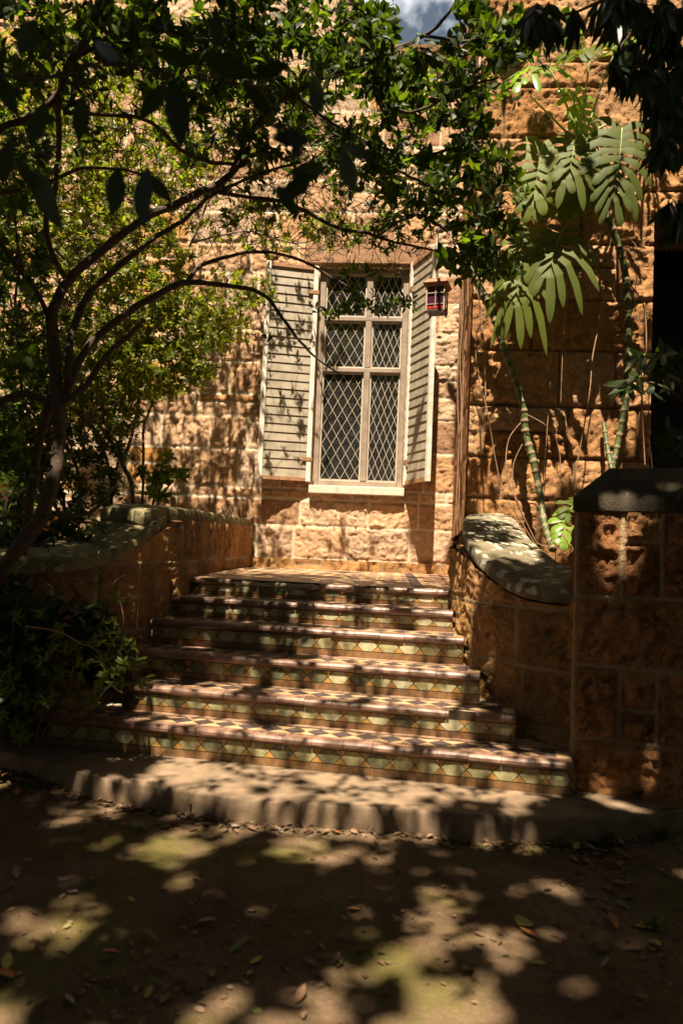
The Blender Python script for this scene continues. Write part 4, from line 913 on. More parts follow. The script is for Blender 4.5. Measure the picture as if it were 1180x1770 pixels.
# ------------------------------------------------------------------ near laurel spray hanging into the top of the view
lau = empty('laurel_bough', W(-40, 60, 1.4), 'near shaded bough with large dark leaves hanging at the top left', 'tree')
p = Plant(); p.limb([(-60, 120, 1.5, 4), (60, 130, 1.45, 4), (200, 120, 1.4, 3.5), (300, 130, 1.4, 3), (420, 150, 1.45, 3), (520, 190, 1.5, 2.5), (600, 250, 1.5, 2)])
p.limb([(60, 130, 1.45, 3), (90, 230, 1.5, 2.5), (100, 290, 1.5, 1.5)]); p.limb([(-60, 240, 1.6, 3), (40, 250, 1.55, 2.5), (150, 270, 1.5, 2), (250, 270, 1.5, 1.5)]); p.limb([(420, 150, 1.45, 3), (470, 230, 1.5, 2), (510, 270, 1.5, 1.5)])
lv = [(300, 135, 315, 250, 1.35, .5), (255, 290, 240, 390, 1.5, .5), (205, 290, 196, 370, 1.5, .5), (60, 290, 98, 395, 1.5, .45), (145, 165, 135, 245, 1.45, .5), (285, 150, 240, 205, 1.4, .35), (372, 85, 378, 10, 1.4, .4), (350, 95, 440, 135, 1.4, .3), (340, 110, 270, 90, 1.4, .3), (500, 215, 520, 275, 1.5, .5), (545, 130, 548, 200, 1.5, .5), (480, 320, 515, 375, 1.5, .5), (540, 300, 480, 350, 1.5, .5), (590, 250, 650, 275, 1.5, .4), (20, 240, 0, 320, 1.5, .5), (80, 180, 50, 250, 1.45, .5), (425, 150, 470, 200, 1.45, .35), (440, 130, 500, 110, 1.45, .4), (250, 300, 300, 350, 1.5, .4), (-5, 130, 30, 200, 1.5, .4), (590, 260, 610, 330, 1.5, .5), (30, 90, 70, 30, 1.5, .4), (200, 115, 170, 60, 1.4, .4), (470, 240, 540, 240, 1.5, .3), (500, 300, 570, 290, 1.5, .3), (60, 330, 30, 270, 1.5, .4)]
P, D, Nn, Ls = [], [], [], []
for (a, b_, c, e, d, tw) in lv:
    A = W(a, b_, d); B = W(c, e, d + RS.uniform(-.03, .03)); P.append(A); D.append(B - A); Ls.append((B - A).length); v = (CAM - A).normalized(); Nn.append(v + RGT * RS.uniform(-tw, tw) * 1.4 + Vector((0, 0, RS.uniform(-.2, .5))))
p.twigs([list(x) for x in P], .0018); p.mb.build('branch', M_bark2, lau, smooth=True); p.tw.build('twigs', M_bark2, lau)
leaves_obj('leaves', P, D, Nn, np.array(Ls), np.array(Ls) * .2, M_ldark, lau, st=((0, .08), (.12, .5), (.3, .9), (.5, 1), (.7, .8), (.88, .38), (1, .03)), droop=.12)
# ------------------------------------------------------------------ tree at the top right with drooping leaves
dt = empty('drooping_tree', W(1300, 200, 3.2), 'tree at the right with long dark leaves drooping before the wing wall', 'tree')
p = Plant(); p.limb([(1320, 60, 3.0, 9), (1220, 20, 3.0, 7), (1140, 30, 3.0, 5), (1080, 70, 3.0, 3), (1050, 120, 3.0, 2)]); p.limb([(1300, 160, 3.1, 6), (1190, 130, 3.1, 4), (1120, 150, 3.1, 3), (1090, 170, 3.1, 2)]); p.limb([(1300, 320, 3.2, 6), (1220, 250, 3.1, 4), (1150, 250, 3.1, 2.5)]); p.limb([(1300, 340, 3.2, 5), (1210, 380, 3.2, 4), (1160, 390, 3.2, 2)])
p.limb([(1250, -20, 2.8, 5), (1100, -30, 2.8, 4), (1000, 10, 2.8, 3), (940, 30, 2.8, 2)])
T_, dr_ = p.twigs(blob_points([(1130, 50, 70, 50, 2.8, 3.3, 20), (1150, 130, 50, 50, 2.9, 3.3, 20), (1090, 110, 40, 30, 2.9, 3.3, 8), (1160, 220, 35, 60, 2.9, 3.3, 20), (1170, 370, 25, 50, 3.0, 3.4, 9), (1100, 10, 90, 30, 2.6, 3.2, 14), (970, 20, 70, 25, 2.6, 3.0, 9)]), .003)
p.mb.build('branches', M_bark2, dt, smooth=True); p.tw.build('twigs', M_bark2, dt)
P, D, Nn = whorl(T_, dr_, (6, 9), -.1, .9, .06); D = nrm(D) * .6 + np.array([0, 0, -1.0]) + (RS.rand(len(D), 3) - .5) * .5
Nn = nrm(np.array([list(-FWD)]) + (RS.rand(len(D), 3) - .5) * 1.6)
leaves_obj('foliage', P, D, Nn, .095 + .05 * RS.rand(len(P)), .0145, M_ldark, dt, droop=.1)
# right edge plant in front of the doorway
rp_ = empty('doorway_shrub', W(1200, 880, 4.3), 'sparse dark leafed shrub in front of the black doorway behind the pier', 'shrub')
p = Plant(); p.limb([(1230, 900, 4.4, 5), (1210, 760, 4.4, 4), (1180, 690, 4.4, 3), (1120, 660, 4.4, 2)]); p.limb([(1210, 760, 4.4, 3), (1150, 790, 4.3, 1.5)]); p.limb([(1190, 700, 4.4, 2), (1160, 620, 4.4, 1.5), (1130, 600, 4.4, 1)])
T_, dr_ = p.twigs(blob_points([(1140, 640, 45, 40, 4.2, 4.5, 11), (1170, 760, 25, 30, 4.2, 4.5, 8), (1080, 660, 30, 12, 4.2, 4.4, 3)]), .003)
p.mb.build('stem', M_bark2, rp_, smooth=True); p.tw.build('twigs', M_bark2, rp_)
P, D, Nn = whorl(T_, dr_, (4, 6), 0, .95, .05); D = nrm(D) + np.array([0, 0, -.45]); leaves_obj('foliage', P, D, Nn, .12, .022, M_ldark, rp_, droop=.2)
# ------------------------------------------------------------------ low shrubs at the bottom left
ls = empty('low_shrub', W(120, 1200, 3.6), 'straggly low shrub with small bright whorled leaves beside the left end of the steps', 'shrub')
p = Plant()
for pts in ([(60, 1290, 3.4, 2.2), (80, 1200, 3.4, 1.8), (120, 1150, 3.45, 1.4), (160, 1100, 3.5, 0.9)], [(120, 1270, 3.45, 1.8), (180, 1200, 3.5, 1.4), (220, 1150, 3.6, 0.9), (235, 1110, 3.6, 0.7)], [(30, 1250, 3.4, 1.8), (20, 1120, 3.4, 1.4), (40, 1020, 3.5, 1.1), (100, 960, 3.5, 0.9)], [(180, 1200, 3.5, 1.4), (215, 1080, 3.6, 0.9), (200, 1010, 3.7, 0.5), (240, 985, 3.8, 0.5)]): p.limb(pts)
tt = [list(W(x, y, d)) for x, y, d in ((185, 1070, 3.45), (200, 1078, 3.45), (192, 1092, 3.45), (178, 1100, 3.45), (222, 1108, 3.5), (232, 1118, 3.5), (213, 1122, 3.5), (240, 1140, 3.5), (218, 1150, 3.5), (230, 1152, 3.5), (208, 1182, 3.45), (250, 1172, 3.5), (245, 1186, 3.5), (108, 1080, 3.4), (96, 1092, 3.4), (50, 1140, 3.4), (168, 983, 3.7), (180, 1020, 3.7), (232, 1030, 3.8), (204, 1035, 3.8), (165, 1015, 3.7), (105, 1158, 3.4), (90, 1120, 3.4), (170, 1185, 3.4), (30, 985, 3.4))]
T_, dr_ = p.twigs(tt + blob_points([(60, 1130, 80, 90, 3.3, 3.6, 34), (150, 1160, 70, 70, 3.4, 3.6, 26), (20, 1240, 40, 60, 3.2, 3.5, 18)]), .002)
p.mb.build('stem', M_bark2, ls, smooth=True); p.tw.build('twigs', M_bark2, ls)
P, D, Nn = whorl(T_, dr_, (5, 8), .8, .95, .03); leaves_obj('foliage', P, D, Nn, .04 + .016 * RS.rand(len(P)), .009, M_lazal, ls, rnd=.25 * RS.rand(len(P)) + .2)
ds = empty('dark_shrub', W(40, 1280, 3.7), 'deeply shaded leafy shrub filling the corner below the left parapet', 'shrub')
p = Plant()
for pts in ([(40, 1300, 3.6, 6), (60, 1180, 3.7, 5), (30, 1050, 3.7, 4)], [(60, 1290, 3.6, 5), (120, 1180, 3.75, 4), (150, 1080, 3.85, 3)], [(10, 1290, 3.4, 5), (-20, 1150, 3.4, 4), (10, 1020, 3.5, 3)], [(100, 1290, 3.6, 4), (180, 1220, 3.8, 3), (210, 1180, 3.8, 2)]): p.limb(pts)
T_, dr_ = p.twigs(blob_points([(30, 1110, 80, 110, 3.5, 3.9, 150), (140, 1110, 70, 70, 3.7, 4.0, 90), (10, 1230, 50, 50, 3.4, 3.7, 50), (190, 1170, 40, 25, 3.8, 3.9, 14)]), .003)
p.mb.build('stem', M_bark2, ds, smooth=True); p.tw.build('twigs', M_bark2, ds)
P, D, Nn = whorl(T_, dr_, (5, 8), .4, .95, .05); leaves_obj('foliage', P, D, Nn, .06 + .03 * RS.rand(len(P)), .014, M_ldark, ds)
bs = empty('bed_shrub', W(100, 960, 4.6), 'dense dark green shrub growing behind the scrolled end of the left coping', 'shrub')
p = Plant(); p.limb([(60, 1000, 4.6, 5), (90, 930, 4.6, 4), (130, 880, 4.7, 2)]); p.limb([(20, 1000, 4.5, 5), (10, 900, 4.5, 4), (30, 840, 4.5, 2)]); p.limb([(120, 1000, 5.2, 5), (110, 860, 5.2, 4), (60, 760, 5.2, 3), (30, 620, 4.9, 3), (30, 440, 4.7, 2.5), (20, 260, 4.6, 2)]); p.limb([(190, 960, 5.5, 4), (195, 860, 5.5, 3), (210, 780, 5.6, 2)])
T_, dr_ = p.twigs(blob_points([(100, 912, 70, 30, 4.4, 4.9, 55), (30, 880, 60, 70, 4.3, 5.2, 80), (110, 830, 90, 60, 4.9, 5.7, 60), (50, 930, 60, 25, 4.2, 4.6, 30), (60, 780, 110, 80, 4.9, 5.6, 130), (190, 820, 60, 60, 5.3, 5.9, 60), (40, 640, 70, 90, 4.6, 5.2, 90), (30, 440, 60, 110, 4.4, 5.0, 80), (20, 250, 60, 90, 4.2, 4.9, 50)]), .003)
p.mb.build('stem', M_bark2, bs, smooth=True); p.tw.build('twigs', M_bark2, bs)
P, D, Nn = whorl(T_, dr_, (5, 8), .5, .95, .05); leaves_obj('foliage', P, D, Nn, .055 + .02 * RS.rand(len(P)), .013, M_lglos, bs)
vs = empty('bare_vine_shoot', W(45, 1083, 3.2), 'thin reddish bare shoot arching down beside the steps', 'vine')
mb = MB(); A_ = crom([W(45, 1082, 3.25), W(100, 1092, 3.22), W(140, 1112, 3.2), (W(152, 1116, 3.2)), W(172, 1130, 3.2), W(182, 1165, 3.2), W(196, 1188, 3.2), W(212, 1197, 3.2)], 40)
mb.tube(A_, [.0042 - .0022 * i / 40 for i in range(40)], 6); mb.build('shoot', simple('reddish_bark', (.36, .17, .09), .7, .3, 30, .2), vs, smooth=True)
mb = MB(); mb.tube(crom([W(152, 1116, 3.2), W(165, 1108, 3.2), W(184, 1112, 3.2)], 10), .0018, 5); mb.tube(crom([W(152, 1116, 3.2), W(160, 1102, 3.2), W(178, 1097, 3.2)], 10), .0014, 5); mb.build('side_shoot', M_root, vs, smooth=True)
# ================================================================== MONSTERA
def monstera(name, base, tip, halfw, nl, mat, parent, face=None, droop=.5, seed=0):
    r = random.Random(seed); base, tip = Vector(base), Vector(tip); D = (tip - base); L = D.length; D.normalize()
    Nn = (face or (-FWD * .75 + Vector((0, 0, .65)))).normalized(); Nn = (Nn - D * Nn.dot(D)).normalized(); S = D.cross(Nn)
    V, Q, mi = [], [], []
    def rib(t): return base + D * (L * t) - Nn * (L * .22 * t * t) + Nn * .02 * math.sin(t * 3)
    g = Vector((0, 0, -1))
    for s in (-1, 1):
        for i in range(nl):
            t0, t1 = i / nl * .97, (i + 1) / nl * .97; tm = (t0 + t1) / 2
            th = R(-52 + 128 * tm ** .75 + r.uniform(-7, 7)); ln = halfw * (.62 + .62 * math.sin(math.pi * min(1, .22 + tm * .72))) * r.uniform(.9, 1.08)
            ln *= (1 - .25 * tm)
            dr_ = (S * (s * math.cos(th)) + D * math.sin(th)); hw0 = L * (t1 - t0) * .52; side = (D * math.cos(th) - S * (s * math.sin(th)))
            P0 = rib(tm); mq = r.uniform(.34, .56); stn = [(0, 1.0), (mq, 1.06), (mq + .05, .88), (.74, .98), (.88, .82), (.96, .45), (1, .06)]; b = len(V)
            dp = droop * r.uniform(.5, 1.7); hw0 *= r.uniform(.8, 1.1); ln *= r.uniform(.86, 1.1)
            for (q, w_) in stn:
                c = P0 + dr_ * (ln * q) + Nn * (.10 * ln * math.sin(q * 2.2)) + g * (dp * ln * q * q * q * .9) - Nn * (dp * ln * .25 * q * q)
                hw = hw0 * w_ * (1 + .35 * q) if q > .01 else hw0
                sd_ = side if q > .01 else D
                V += [c - sd_ * hw - Nn * .005 * (q > mq + .03), c + Nn * .003, c + sd_ * hw - Nn * .005 * (q > mq + .03)]
            for k in range(len(stn) - 1):
                a = b + 3 * k; Q += [[a, a + 1, a + 4, a + 3], [a + 1, a + 2, a + 5, a + 4]]
    o = quads_mesh(name, [tuple(v) for v in V], Q, mat, parent, True, {'rnd': np.full(len(V), r.random() * .55)})
    mb = MB(); mb.tube([rib(t) + Nn * .004 for t in np.linspace(0, .98, 12)], [.006 - .0045 * t for t in np.linspace(0, 1, 12)], 5); mb.build('midrib', M_rib, o, smooth=True)
    return o
M_mst = simple('green_monstera_stem', (.10, .12, .035), .5, .5, 30, .3, (.035, .035, .015)); M_scar = simple('tan_leaf_scar', (.24, .17, .09), .8, .4, 40, .4)
def mon_stem(pts, parent):
    A_ = crom([W(*q[:3]) for q in pts], 260); rr_ = np.interp(np.linspace(0, 1, 260), np.linspace(0, 1, len(pts)), [q[3] * .74 * q[2] / F for q in pts])
    cum = np.r_[0, np.cumsum(np.linalg.norm(A_[1:] - A_[:-1], axis=1))]; ph = (cum / .10) + 1.1 * vn(cum * 7, 0, 0, 4); fr = ph - np.floor(ph)
    rr_ = rr_ * (1 + .22 * np.exp(-((fr - .12) / .1) ** 2) - .06 * fr)
    mb = MB(); mb.tube(A_, list(rr_), 9); nf = len(mb.f)
    for i in range(nf - 2): mb.m[i] = 1 if (fr[i // 9] < .26 + .1 * math.sin(i % 9)) else 0
    return mb.build('stem', [M_mst, M_scar], parent, smooth=True)
def roots(parent, lst, name='aerial_root'):
    for pts, d, r_ in lst:
        mb = MB(); A_ = crom([W(x, y, d + .02 * math.sin(i * 1.7)) for i, (x, y) in enumerate(pts)], 40); mb.tube(A_, r_, 5); mb.build(name, M_root, parent, smooth=True)
mo1 = empty('monstera_plant', W(952, 945, 5.8), 'monstera with a ringed green stem leaning up to the corner of the wing wall', 'climbing plant')
mon_stem([(955, 950, 5.7, 8), (940, 905, 6.0, 8), (932, 850, 6.2, 8), (922, 800, 6.25, 9), (908, 750, 6.3, 9), (903, 700, 6.3, 9), (888, 650, 6.3, 9), (868, 595, 6.3, 9), (852, 545, 6.3, 9), (832, 505, 6.3, 10), (815, 470, 6.3, 9), (806, 440, 6.3, 8)], mo1)
roots(mo1, [([(817, 467), (829, 530), (836, 600), (839, 690)], 6.15, .006), ([(843, 552), (824, 575), (824, 640), (841, 708), (858, 806), (871, 850), (899, 900), (929, 948)], 6.05, .005), ([(899, 731), (878, 762), (875, 816), (892, 867), (926, 938)], 6.0, .005), ([(902, 768), (886, 808), (892, 862), (926, 938)], 5.98, .0045), ([(909, 716), (949, 741), (966, 782), (970, 833), (997, 857)], 6.2, .005), ([(926, 938), (945, 945), (953, 930), (960, 912)], 5.7, .004)])
monstera('leaf', W(905, 450, 6.15), W(890, 512, 6.0), .30, 6, M_lmon, mo1, droop=.9, seed=9)
mo2 = empty('monstera_plant', W(1050, 860, 6.3), 'big monstera with wide split leaves high on the wing wall beside the doorway', 'climbing plant')
mon_stem([(1052, 830, 6.3, 7), (1066, 770, 6.35, 7), (1080, 700, 6.35, 8), (1086, 600, 6.35, 8), (1083, 510, 6.35, 8), (1076, 450, 6.35, 8), (1055, 390, 6.3, 9), (1035, 345, 6.25, 10), (1018, 300, 6.2, 10), (1005, 250, 6.15, 9)], mo2)
mon_stem([(1058, 820, 6.2, 6), (1050, 780, 6.3, 6), (1042, 730, 6.4, 5)], mo2)
roots(mo2, [([(1073, 479), (1044, 531), (1024, 613), (1017, 687), (988, 850)], 6.2, .006), ([(960, 494), (953, 613), (943, 772), (938, 830)], 6.3, .004), ([(1000, 300), (985, 370), (990, 450), (975, 560), (968, 700)], 6.25, .004), ([(1030, 350), (1010, 400), (1018, 470), (1003, 560)], 6.3, .0035), ([(1060, 400), (1100, 430), (1096, 520), (1105, 560)], 6.2, .004), ([(960, 340), (940, 380), (945, 430)], 6.2, .005), ([(1088, 491), (1112, 531), (1116, 613), (1109, 687), (1114, 809)], 6.25, .006), ([(1121, 640), (1121, 738), (1127, 815)], 6.25, .005), ([(1092, 605), (1110, 630), (1128, 650)], 6.2, .005)])
up = Vector((0, 0, 1))
monstera('leaf', W(938, 248, 6.0), W(922, 338, 5.85), .25, 8, M_lmon, mo2, droop=.4, seed=1)
monstera('leaf', W(1074, 222, 5.9), W(1066, 322, 5.75), .30, 9, M_lmon, mo2, droop=.42, seed=2)
monstera('leaf', W(995, 236, 6.0), W(985, 292, 5.8), .26, 7, M_lmon, mo2, droop=.6, seed=3)
monstera('leaf', W(990, 160, 6.2), W(1024, 228, 6.15), .20, 7, M_lpale, mo2, droop=.4, seed=4, face=-FWD + up * .2 + RGT * .3)
monstera('leaf', W(1020, 92, 6.05), W(1000, 80, 5.7), .28, 7, M_lmon, mo2, droop=.25, seed=5, face=up - FWD * .15)
monstera('leaf', W(1062, 92, 6.0), W(1105, 62, 5.8), .30, 8, M_lpale, mo2, droop=.35, seed=6, face=up * .8 - FWD * .6)
monstera('leaf', W(948, 118, 6.0), W(895, 128, 5.8), .26, 7, M_lpale, mo2, droop=.4, seed=7, face=up * .8 - FWD * .5)
monstera('leaf', W(972, 396, 6.15), W(950, 458, 5.95), .34, 7, M_lmon, mo2, droop=.75, seed=8)
monstera('leaf', W(1030, 262, 6.1), W(1022, 330, 5.95), .24, 7, M_lmon, mo2, droop=.5, seed=21)
monstera('leaf', W(962, 275, 6.15), W(958, 345, 6.0), .22, 7, M_lmon, mo2, droop=.6, seed=22)
monstera('leaf', W(915, 395, 6.2), W(893, 445, 6.05), .24, 6, M_lmon, mo2, droop=.7, seed=23)
monstera('leaf', W(1120, 60, 6.1), W(1155, 30, 5.95), .24, 7, M_lpale, mo2, droop=.4, seed=24, face=up * .7 - FWD * .6)
monstera('leaf', W(1000, 60, 6.1), W(985, 20, 6.0), .22, 6, M_lpale, mo2, droop=.5, seed=25, face=up * .6 - FWD * .7)
pet = [[(1003, 250), (985, 255), (960, 240), (938, 248)], [(1005, 250), (1030, 225), (1060, 212), (1074, 222)], [(1003, 250), (998, 240)], [(1003, 250), (995, 210), (990, 160)], [(1003, 250), (1008, 190), (1015, 130), (1020, 92)], [(1005, 250), (1022, 200), (1045, 130), (1062, 92)], [(1000, 250), (985, 200), (965, 150), (948, 118)], [(1020, 310), (1000, 360), (972, 396)], [(1000, 250), (975, 225), (940, 190), (915, 165)]]
for q in pet:
    mb = MB(); A_ = crom([W(x, y, 6.12) for x, y in q], 14); mb.tube(A_, [.012 - .006 * i / 13 for i in range(14)], 6); mb.build('petiole', M_rib, mo2, smooth=True)
mo3 = empty('monstera_seedling', W(985, 945, 4.8), 'young bright green monstera with two leaves between the lichened coping and the pier', 'plant')
monstera('leaf', W(985, 886, 4.7), W(972, 926, 4.5), .115, 6, M_lpale, mo3, droop=.35, seed=11)
monstera('leaf', W(1000, 868, 4.75), W(980, 884, 4.6), .11, 5, M_lmon, mo3, droop=.4, seed=12)
for q in ([(975, 950), (985, 915), (985, 886)], [(980, 950), (1000, 905), (1000, 868)]):
    mb = MB(); mb.tube(crom([W(x, y, 4.75) for x, y in q], 10), .004, 5); mb.build('petiole', M_rib, mo3, smooth=True)
# woody creepers up the corner of the wing
cr_ = empty('corner_creeper', W(790, 960, 6.3), 'bare woody creeper stems climbing straight up the corner of the wing', 'creeper')
for k, (x0_, x1_, dd) in enumerate(((802, 787, 6.75), (807, 796, 6.6), (796, 790, 7.1))):
    mb = MB(); A_ = crom([W(x0_ + 6, 380, dd - .1)] + [W(x0_ + (x1_ - x0_) * f + RS.uniform(-3, 3), 470 + 470 * f, dd - .1) for f in np.linspace(0, 1, 7)], 60); mb.tube(A_, .003 + .003 * RS.rand(), 6); mb.build('stem', M_root, cr_, smooth=True)
# ================================================================== FALLEN LEAVES, LITTER, WEEDS
def one_leaf(name, p_, L, Wd, mat, label, cat, group, ang, curl=.3):
    u_ = np.array([math.cos(ang), math.sin(ang), 0]); V, Q, k = leaf_arrays([np.array([0, 0, 0.]) - u_ * L / 2], [u_ + np.array([0, 0, .12 * curl])], [[random.uniform(-.25, .25), random.uniform(-.25, .25), 1]], L, Wd, ((0, .05), (.1, .35), (.3, .85), (.55, 1), (.8, .6), (1, .04)), fold=curl, droop=-curl * .5)
    o = quads_mesh(name, V, Q, mat, None, True, {'rnd': [.5] * len(V)}); o.location = p_ + Vector((0, 0, .006)); return setp(o, label, cat, group)
spots = []
for (cx, cy, rx, ry, n) in ((1035, 1465, 45, 35, 26), (40, 1350, 45, 40, 22), (300, 1680, 300, 60, 14), (800, 1650, 330, 90, 14), (500, 1430, 400, 14, 16), (900, 1300, 250, 80, 3), (1100, 1560, 70, 80, 8), (200, 1560, 200, 80, 6), (30, 1260, 20, 12, 4)):
    for _ in range(n): spots.append((cx + rx * RS.uniform(-1, 1), cy + ry * RS.uniform(-1, 1)))
lbl = ['dry brown leaf', 'orange leaf', 'yellow leaf', 'fresh green leaf', 'grey dead leaf']
def zone(x, y):
    if y < 1500 and x > 960: return 'in the leaf drift at the right tip of the slab'
    if y < 1420 and x < 110: return 'in the leaf drift at the left tip of the slab'
    if y < 1470: return 'along the front foot of the concrete slab'
    if x < 390: return 'on the mossy bare soil at the left of the yard'
    if x < 780: return 'on the dappled soil in the middle of the yard'
    return 'on the dark shaded soil at the right of the yard'
for (x, y) in spots:
    q = hitp(x, y, .001)
    if q is None or q.z > .07: continue
    i = int(RS.choice(5, p=[.42, .2, .1, .12, .16])); L = RS.uniform(.035, .07)
    one_leaf('fallen_leaf', q, L, L * RS.uniform(.17, .28), M_fall[i], 'small ' + lbl[i] + ' ' + zone(x, y), 'leaf', 'fallen leaves ' + zone(x, y), RS.rand() * 6.28, RS.uniform(.1, .7))
for (x, y, L, i, t) in ((903, 1600, .075, 2, 'round yellow leaf lying alone on the bare ground at the right'), (915, 1618, .07, 1, 'long pale orange leaf beside the round yellow leaf'), (8, 1690, .09, 1, 'large pink and orange leaf at the left edge of the ground'), (12, 1668, .07, 2, 'yellow green leaf just above the large pinkish leaf at the left edge')):
    q = hitp(x, y); one_leaf('fallen_leaf', q, L, L * (.42 if i == 2 and x > 100 else .22), M_fall[i], t, 'leaf', 'fallen leaves on the ground', RS.rand() * 6.28, .25)
P, D, Nn, Ls = [], [], [], []
FR = crom([atz(x, y, 0) for x, y in ((20, 1345), (62, 1352), (198, 1385), (300, 1403), (422, 1420), (600, 1435), (783, 1447), (900, 1452), (1012, 1454), (1110, 1446))], 200)
for _ in range(900):
    q = FR[RS.randint(200)]; o_ = abs(RS.randn()) * .035; h_ = BV.ray_cast(Vector((q[0] + RS.randn() * .02, q[1] - .012 - o_, .09)), Vector((0, 0, -1)), 1)
    if h_[0] is None or h_[0].z > .06: continue
    P.append([h_[0].x, h_[0].y, h_[0].z + .003 + .01 * RS.rand()]); a = RS.rand() * 6.28; D.append([math.cos(a), math.sin(a), RS.uniform(-.1, .4)]); Nn.append([RS.uniform(-.6, .6), RS.uniform(-.6, .6), 1]); Ls.append(.008 + .035 * RS.rand() ** 2)
for (cx, cy, rx, ry, n) in ((1040, 1470, 90, 50, 600), (30, 1345, 80, 60, 600), (590, 1600, 640, 190, 650), (500, 1432, 560, 10, 260), (250, 1700, 160, 50, 160), (1120, 1390, 70, 30, 150), (1100, 1600, 90, 120, 160)):
    for _ in range(n):
        q = hitp(cx + rx * RS.randn() * .6, cy + ry * RS.randn() * .6, .001)
        if q is None or q.z > .05: continue
        P.append([q.x, q.y, q.z + .003 + .006 * RS.rand()]); a = RS.rand() * 6.28; D.append([math.cos(a), math.sin(a), RS.uniform(-.1, .25)]); Nn.append([RS.uniform(-.5, .5), RS.uniform(-.5, .5), 1]); Ls.append(.006 + .03 * RS.rand() ** 2.5)
Ls = np.array(Ls)
lit = leaves_obj('leaf_litter', P, D, Nn, Ls, Ls * .28, leaf_mat('litter_fragments', [(0, (.06, .035, .02)), (.55, (.13, .075, .04)), (.9, (.21, .13, .075)), (1, (.12, .13, .04))], .05, (1, 1, 1), .8, .2), None)
lit['kind'] = 'stuff'; lit['label'] = 'scattered crumbs of dead leaves and twigs on the soil'
def weed(x, y, n, L, label, dd=0):
    q = hitp(x, y); 
    if q is None: return
    w_ = empty('weed_tuft', q, label, 'weed', 'weeds at the foot of the wall'); P, D, Nn = [], [], []
    for _ in range(n):
        a = RS.rand() * 6.28; e = RS.uniform(.3, 1.3); P.append([q.x + RS.randn() * L * .35, q.y + RS.randn() * L * .35, q.z + RS.rand() * L * .4]); D.append([math.cos(a), math.sin(a), e]); Nn.append([-math.cos(a) * e, -math.sin(a) * e, 1])
    leaves_obj('foliage', P, D, Nn, L * (.5 + .6 * RS.rand(n)), L * .13, M_lazal, w_, rnd=.5 * RS.rand(n))
weed(1050, 1462, 40, .05, 'small green weed among the fallen leaves right of the slab'); weed(1140, 1448, 34, .05, 'green weed at the right tip of the concrete slab'); weed(1105, 1378, 30, .05, 'low weed at the foot of the stone pier')
weed(975, 1466, 16, .045, 'spiky dark weed against the front of the slab'); weed(1130, 1608, 26, .05, 'dark weed on bare soil near the right edge'); weed(360, 1003, 18, .03, 'tiny weed at the back left corner of the landing'); weed(1165, 1010, 0 or 8, .04, 'little fern leaf growing from the pier joint')
# ================================================================== SHADE TREE over the viewer (out of view, crown shaped to cast the wanted dapple)
WANT = [  # wanted shade, columns every 147.5 px, rows every 147.5 px of the photo
 [.15, .10, .10, .10, .10, .10, .05, .15, .45],
 [.10, .05, .05, .05, .10, .10, .15, .10, .35],
 [.10, .05, .05, .05, .05, .10, .25, .15, .45],
 [.10, .05, .0, .0, .0, .05, .30, .50, .7],
 [.15, .10, .0, .0, .0, .05, .45, .62, .85],
 [.30, .15, .0, .0, .0, .15, .62, .75, .95],
 [.75, .60, .25, .0, .0, .30, .60, .85, 1],
 [.95, .95, .60, .10, .05, .10, .90, 1, 1],
 [1, .95, .40, .25, .12, .25, .90, 1, 1],
 [.92, .40, .25, .24, .20, .15, .62, .95, 1],
 [.93, .80, .72, .56, .55, .74, .93, .97, .97],
 [.88, .72, .55, .36, .34, .46, .88, .97, .97],
 [.60, .76, .60, .40, .44, .40, .88, 1, .95]]
WANT = np.array(WANT)
ZC = 8.2; CELL = .07
acc = {}
for py in range(4, 1770, 9):
    for px in range(4, 1180, 9):
        q = hitp(px, py)
        if q is None: continue
        t = (ZC - q.z) / SUN.z
        if t < .3: continue
        cpt = q + SUN * t; i, j = px / 147.5, py / 147.5; i0, j0 = min(int(i), 7), min(int(j), 11); fi, fj = i - i0, j - j0
        wv = WANT[j0, i0] * (1 - fi) * (1 - fj) + WANT[j0, i0 + 1] * fi * (1 - fj) + WANT[j0 + 1, i0] * (1 - fi) * fj + WANT[j0 + 1, i0 + 1] * fi * fj
        k = (int(math.floor(cpt.x / CELL)), int(math.floor(cpt.y / CELL))); a = acc.setdefault(k, [0, 0]); a[0] += wv; a[1] += 1
for (bx, by, rx_, ry_, d0, d1, wv) in ((150, 330, 260, 330, 5.1, 7.0, .06), (350, 560, 120, 120, 5.6, 6.9, .03), (780, 200, 170, 260, 3.5, 4.6, .08), (1000, 250, 140, 200, 5.7, 6.3, .05), (880, 480, 80, 80, 6.0, 6.2, .05), (970, 900, 40, 30, 4.5, 4.8, 0), (280, 200, 380, 200, 1.2, 1.7, 1.0), (90, 1130, 130, 150, 3.3, 3.7, .9), (200, 90, 250, 140, 3.0, 4.6, .75), (1130, 200, 80, 260, 2.8, 3.3, .85)):
    for _ in range(5000):
        q = W(bx + rx_ * RS.uniform(-1, 1), by + ry_ * RS.uniform(-1, 1), RS.uniform(d0, d1)); t = (ZC - q.z) / SUN.z
        if t < .3: continue
        cpt = q + SUN * t; a = acc.setdefault((int(math.floor(cpt.x / CELL)), int(math.floor(cpt.y / CELL))), [0, 0]); a[0] += wv; a[1] += 1
sht = empty('shade_tree', (-3.5, -12.5, 0), 'tall spreading unseen tree overhead, crown shaped to shade the ground', 'tree')
P, D, Nn, Ls = [], [], [], []
xi0, xi1, yi0, yi1 = int(-6 / CELL), int(6 / CELL), int(-15 / CELL), int(-2.0 / CELL)
gx, gy = np.meshgrid(np.arange(xi0, xi1), np.arange(yi0, yi1), indexing='ij')
dens = np.full(gx.shape, -1.0)
for (i, j), (s_, n_) in acc.items():
    if xi0 <= i < xi1 and yi0 <= j < yi1: dens[i - xi0, j - yi0] = s_ / n_
kn = dens >= 0
